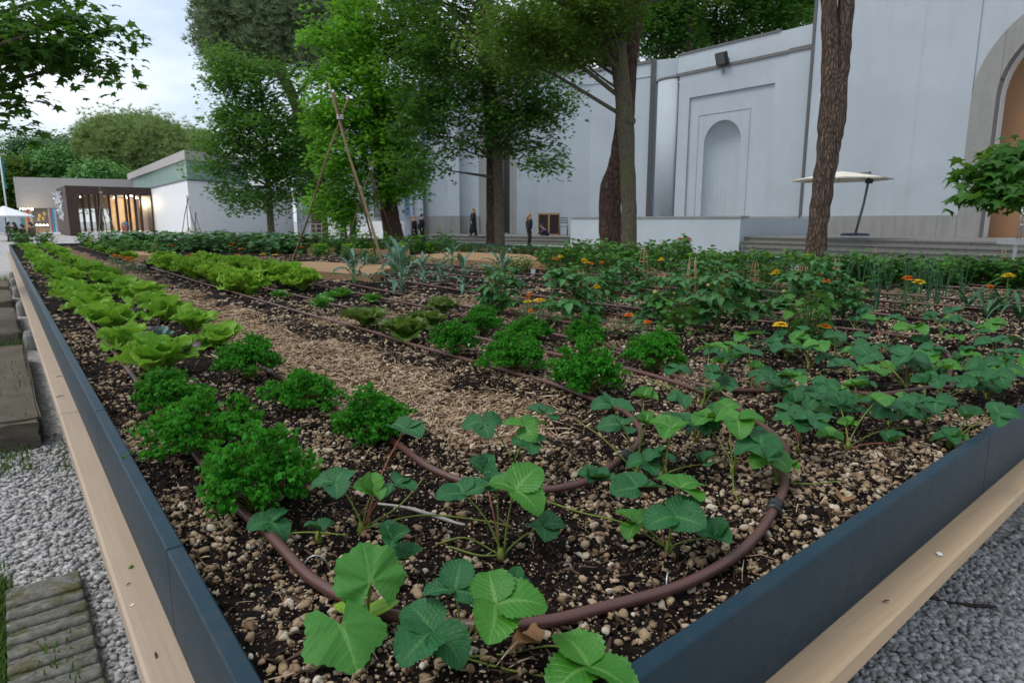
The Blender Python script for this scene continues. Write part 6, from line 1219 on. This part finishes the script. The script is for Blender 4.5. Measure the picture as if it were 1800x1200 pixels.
# ------------------------------------------------------------------ people
M['skin'] = plain('skin', (.50, .32, .24), .55, .06, 10); M['black'] = plain('black_cloth', (.010, .010, .012), .85, .2, 20); M['navy'] = plain('navy_cloth', (.012, .018, .05), .8, .2, 20); M['olive'] = plain('olive_cloth', (.08, .08, .05), .8, .2, 20); M['brownc'] = plain('brown_cloth', (.10, .075, .06), .8, .2, 20); M['greyc'] = plain('blue_grey_cloth', (.14, .18, .23), .8, .2, 20)
M['blond'] = plain('blond_hair', (.28, .17, .08), .6, .3, 40); M['darkhair'] = plain('dark_hair', (.02, .014, .011), .6, .3, 40); M['denim'] = plain('pink_trousers', (.35, .14, .12), .8)
def person(pos, h, face, J, label, hair, hairlen, cloth, kind='coat', legs=None, group=None, bag=False, cap=None):
    """J: joints in metres for a 1.7 m figure facing +x; one skinned surface for the body, clothes and hair over it"""
    s = h/1.7; e = empty('person', pos, face, label, 'person', group); e.scale = (s, s, s)
    pel, chest, neck, head = J['pel'], J['chest'], J['neck'], J['head']
    V = [pel, chest, neck, head]; Rr = [.125, .14, .055, .085]; Eg = [(0, 1), (1, 2), (2, 3)]
    def chain(root, pts, rad):
        k = root
        for p, r in zip(pts, rad): V.append(p); Rr.append(r); Eg.append((k, len(V)-1)); k = len(V)-1
        return k
    for side in ('L', 'R'):
        sh, el, ha = J['arm'+side]; k = chain(1, [sh, el, ha], [.062, .045, .034]); d_ = np.array(ha)-np.array(el); d_ = d_/np.linalg.norm(d_); q = np.cross(d_, (0, 0, 1.)); q = q/(np.linalg.norm(q)+1e-6)
        palm = tuple(np.array(ha)+d_*.05); k = chain(k, [palm], [.03])
        for f in range(4): o_ = q*(f-1.5)*.017; chain(k, [tuple(np.array(palm)+d_*.03+o_), tuple(np.array(palm)+d_*(.085-.006*abs(f-1.2))+o_+np.array((0, 0, -.012)))], [.009, .008])
        chain(k-0, [tuple(np.array(ha)+d_*.05+q*.045)], [.010])
        hp_, kn, ft, toe = J['leg'+side]; chain(0, [hp_, kn, ft, toe], [.095, .06, .045, .035])
    me = bpy.data.meshes.new('body'); me.from_pydata([tuple(float(x) for x in v) for v in V], Eg, []); o = link(bpy.data.objects.new('body', me), e); me.materials.append(M['skin'])
    md = o.modifiers.new('skin', 'SKIN'); sk = me.skin_vertices[0].data if me.skin_vertices else None
    if sk is None:
        bm = bmesh.new(); bm.from_mesh(me); bm.verts.layers.skin.verify(); bm.to_mesh(me); bm.free(); sk = me.skin_vertices[0].data
    for i, r in enumerate(Rr): sk[i].radius = (r, r); sk[i].use_root = (i == 0)
    o.modifiers.new('sub', 'SUBSURF').levels = 1; o.modifiers['sub'].render_levels = 1
    # head features over the skinned head
    hd = np.array(head); fw = np.array(J.get('look', (1, 0, 0)), float); fw /= np.linalg.norm(fw); sd_ = np.cross((0, 0, 1.), fw); m = MB(); m.lathe([(.01, -.115), (.05, -.105), (.072, -.05), (.08, .01), (.078, .06), (.05, .1), (.01, .115)], 14, hd); m.lathe([(.002, -.02), (.016, -.012), (.008, .02)], 6, hd+fw*.08-np.array((0, 0, .015))); o = m.build('head', M['skin'], e)
    m = MB()
    for q in (-1, 1): m.lathe([(.002, -.009), (.010, 0), (.002, .009)], 6, hd+fw*.071+sd_*.03*q+np.array((0, 0, .015)))
    m.lathe([(.004, -.006), (.02, 0), (.004, .006)], 6, hd+fw*.066-np.array((0, 0, .055))); m.build('face', M['brownc'], e)
    m = MB(); c = hd-fw*.018+np.array((0, 0, .022)); m.lathe([(.088, -.05), (.096, .0), (.093, .055), (.06, .1), (.01, .118)], 14, c)
    if hairlen: P = np.array([hd-fw*.07+np.array((0, 0, .06)), hd-fw*.095-np.array((0, 0, .06)), hd-fw*.10-np.array((0, 0, .06+hairlen*.6)), hd-fw*.09-np.array((0, 0, .06+hairlen))]); m.tube(P, [.07, .095, .10, .05], 10)
    m.build('hair' if cap is None else 'cap', M[hair] if cap is None else cap, e)
    # clothing: sleeves, torso and skirt or trousers
    m = MB(); A = lambda *p: [np.array(x, float) for x in p]
    if kind == 'coat':
        hem = np.array((pel[0]+.02, pel[1], J.get('hem', .18))); P = A(tuple(np.array(neck)-np.array((0, 0, .02))), chest, pel)+[(np.array(pel)*.45+hem*.55), hem]; m.tube(P, [.075, .19, .185, .22, .26], 14)
    else: m.tube(A(tuple(np.array(neck)-np.array((0, 0, .02))), chest, tuple((np.array(chest)+np.array(pel))/2), pel), [.075, .19, .18, .17], 14)
    for side in ('L', 'R'): sh, el, ha = J['arm'+side]; m.tube(A(tuple(np.array(chest)*.35+np.array(sh)*.65), sh, el, tuple(np.array(ha)*.93+np.array(el)*.07)), [.07, .082, .062, .05], 10)
    m.build('coat' if kind == 'coat' else 'jacket', cloth, e)
    m = MB()
    for side in ('L', 'R'): hp_, kn, ft, toe = J['leg'+side]; m.tube(A(tuple(np.array(pel)*.5+np.array(hp_)*.5), hp_, kn, ft), [.11, .12, .085, .07], 10)
    m.build('trousers', legs or M['black'], e)
    for side in ('L', 'R'): m = MB(); hp_, kn, ft, toe = J['leg'+side]; m.tube(A(tuple(np.array(ft)-np.array((.05, 0, .03))), tuple(np.array(ft)-np.array((0, 0, .03))), toe), [.04, .052, .036], 8); m.build('shoe', M['black'], e)
    if bag: m = MB(); c = np.array(J['armR'][2])*.3+np.array(chest)*.3+np.array(pel)*.4+np.array((-.1, -.14, 0)); m.box(c[0]-.06, c[0]+.06, c[1]-.16, c[1]+.16, c[2]-.2, c[2]+.12, bev=.03); m.tube([c+np.array((0, .1, .1)), np.array(chest)+np.array((0, .1, .22)), c+np.array((0, -.1, .1))], .012, 5); m.build('bag', M['black'], e)
    return e
def stand(walk=0.0, arm=0.0, **k):
    J = dict(pel=(0, 0, .93), chest=(.01, 0, 1.27), neck=(.01, 0, 1.46), head=(.035, 0, 1.59), armL=((0, .19, 1.38), (-.04+arm, .23, 1.10), (.05+arm, .23, .86)), armR=((0, -.19, 1.38), (-.02-arm*.6, -.23, 1.10), (.06-arm, -.23, .86)), legL=((0, .1, .88), (.05+walk*.5, .1, .48), (walk*.7, .1, .08), (.17+walk*.7, .1, .03)), legR=((0, -.1, .88), (.04-walk*.3, -.1, .48), (-walk, -.1, .08), (.15-walk*.9, -.1, .03))); J.update(k); return J
def sit(**k):
    J = dict(pel=(0, 0, .48), chest=(.06, 0, .82), neck=(.08, 0, 1.0), head=(.11, 0, 1.14), armL=((.05, .19, .93), (.10, .24, .66), (.30, .18, .60)), armR=((.05, -.19, .93), (.10, -.24, .66), (.30, -.18, .60)), legL=((.05, .1, .47), (.45, .12, .48), (.47, .12, .08), (.62, .12, .03)), legR=((.05, -.1, .47), (.45, -.12, .48), (.43, -.12, .08), (.58, -.12, .03))); J.update(k); return J
crouch = dict(pel=(0, 0, .34), chest=(.18, 0, .62), neck=(.25, 0, .78), head=(.31, 0, .91), armL=((.2, .19, .70), (.36, .2, .50), (.52, .1, .56)), armR=((.2, -.19, .70), (.36, -.2, .50), (.52, -.1, .52)), legL=((0, .1, .33), (.38, .14, .46), (.08, .12, .09), (.25, .12, .03)), legR=((0, -.1, .33), (.34, -.14, .34), (.0, -.12, .12), (.16, -.12, .03)))
bend = stand(pel=(0, 0, .92), chest=(.30, 0, 1.10), neck=(.46, 0, 1.06), head=(.57, 0, 1.0), armL=((.32, .19, 1.06), (.42, .22, .80), (.5, .18, .60)), armR=((.32, -.19, 1.06), (.42, -.22, .80), (.5, -.18, .60)))
phone = stand(armL=((0, .19, 1.38), (.10, .23, 1.13), (.16, .10, 1.42)))
face = lambda a: -YAW+a                          # 0 looks to picture right, pi to picture left
person(gp(832, 39.7, .457), 1.64, face(pi+.25), stand(.22, .1), 'person with long blond hair in a long black coat, walking on the top step', 'blond', .38, M['black'], group='people on the garden steps')
person(gp(728, 41.5), 1.64, face(-.3), stand(), 'person with short fair hair in a black robe, left of the strolling pair', 'blond', .0, M['black'], group='people on the garden steps')
person(gp(741, 41.0), 1.74, face(-.2), stand(.1), 'person in black with dark cap and backpack, right of the strolling pair', 'darkhair', 0, M['black'], 'jacket', bag=True, cap=M['black'], group='people on the garden steps')
person(gp(930, 35.5), 1.74, face(.2), phone, 'person in black with shoulder bag, hand raised to the face before the steps', 'blond', .12, M['black'], 'jacket', bag=True, group='people on the garden steps')
person(gp(962, 39.5, .10), 1.75, face(pi+.1), crouch, 'person crouching in a navy jacket and cap before the wooden frames', 'darkhair', 0, M['navy'], 'jacket', cap=M['navy'], group='people on the garden steps')
person(gp(603, 42), 1.68, face(.4), stand(.15), 'person in black clothes half hidden below the bright maple, left one', 'darkhair', .2, M['black'], bag=True, group='people below the maple')
person(gp(620, 41.5), 1.66, face(.1), stand(), 'person in grey and black half hidden below the bright maple, right one', 'greyc', .25, M['black'], group='people below the maple')
person(gp(12, 44.5), 1.7, face(0), sit(), 'person in olive sitting at the table under the white parasol', 'darkhair', .05, M['olive'], 'jacket', group='people seated at the cafe')
person(gp(26, 43.5), 1.7, face(pi), sit(), 'person with long dark hair in black, seated second from left', 'darkhair', .35, M['black'], 'jacket', group='people seated at the cafe')
person(gp(39, 41.5), 1.55, face(pi), sit(), 'person in black leaning low at the cafe table', 'darkhair', .05, M['black'], 'jacket', group='people seated at the cafe')
person(gp(55, 40.5), 1.72, face(pi), sit(), 'person in a brown jacket seated nearest the bed, back to camera', 'darkhair', .05, M['brownc'], 'jacket', group='people seated at the cafe')
person(gp(217, 56.5), 1.75, face(.2+pi/2), bend, 'person in blue-grey shirt bending before the glass front', 'darkhair', 0, M['greyc'], 'jacket', M['denim'])
for k, (px, D_) in enumerate(((12, 44.5), (26, 43.5), (39, 41.5), (55, 40.5))):
    e = empty('stool', gp(px, D_), 0, 'low dark stool under the seated cafe guest, %s from left' % ORD[k], 'stool', 'cafe stools'); m = MB(); m.lathe([(.2, .38), (.21, .40), (.2, .42)], 14); m.build('seat', M['darkgap'], e); m = MB()
    for q in range(3): m.bar((.15*cos(q*2.1), .15*sin(q*2.1), 0), (.1*cos(q*2.1), .1*sin(q*2.1), .38), .015, 6)
    m.build('legs', M['darkgap'], e)
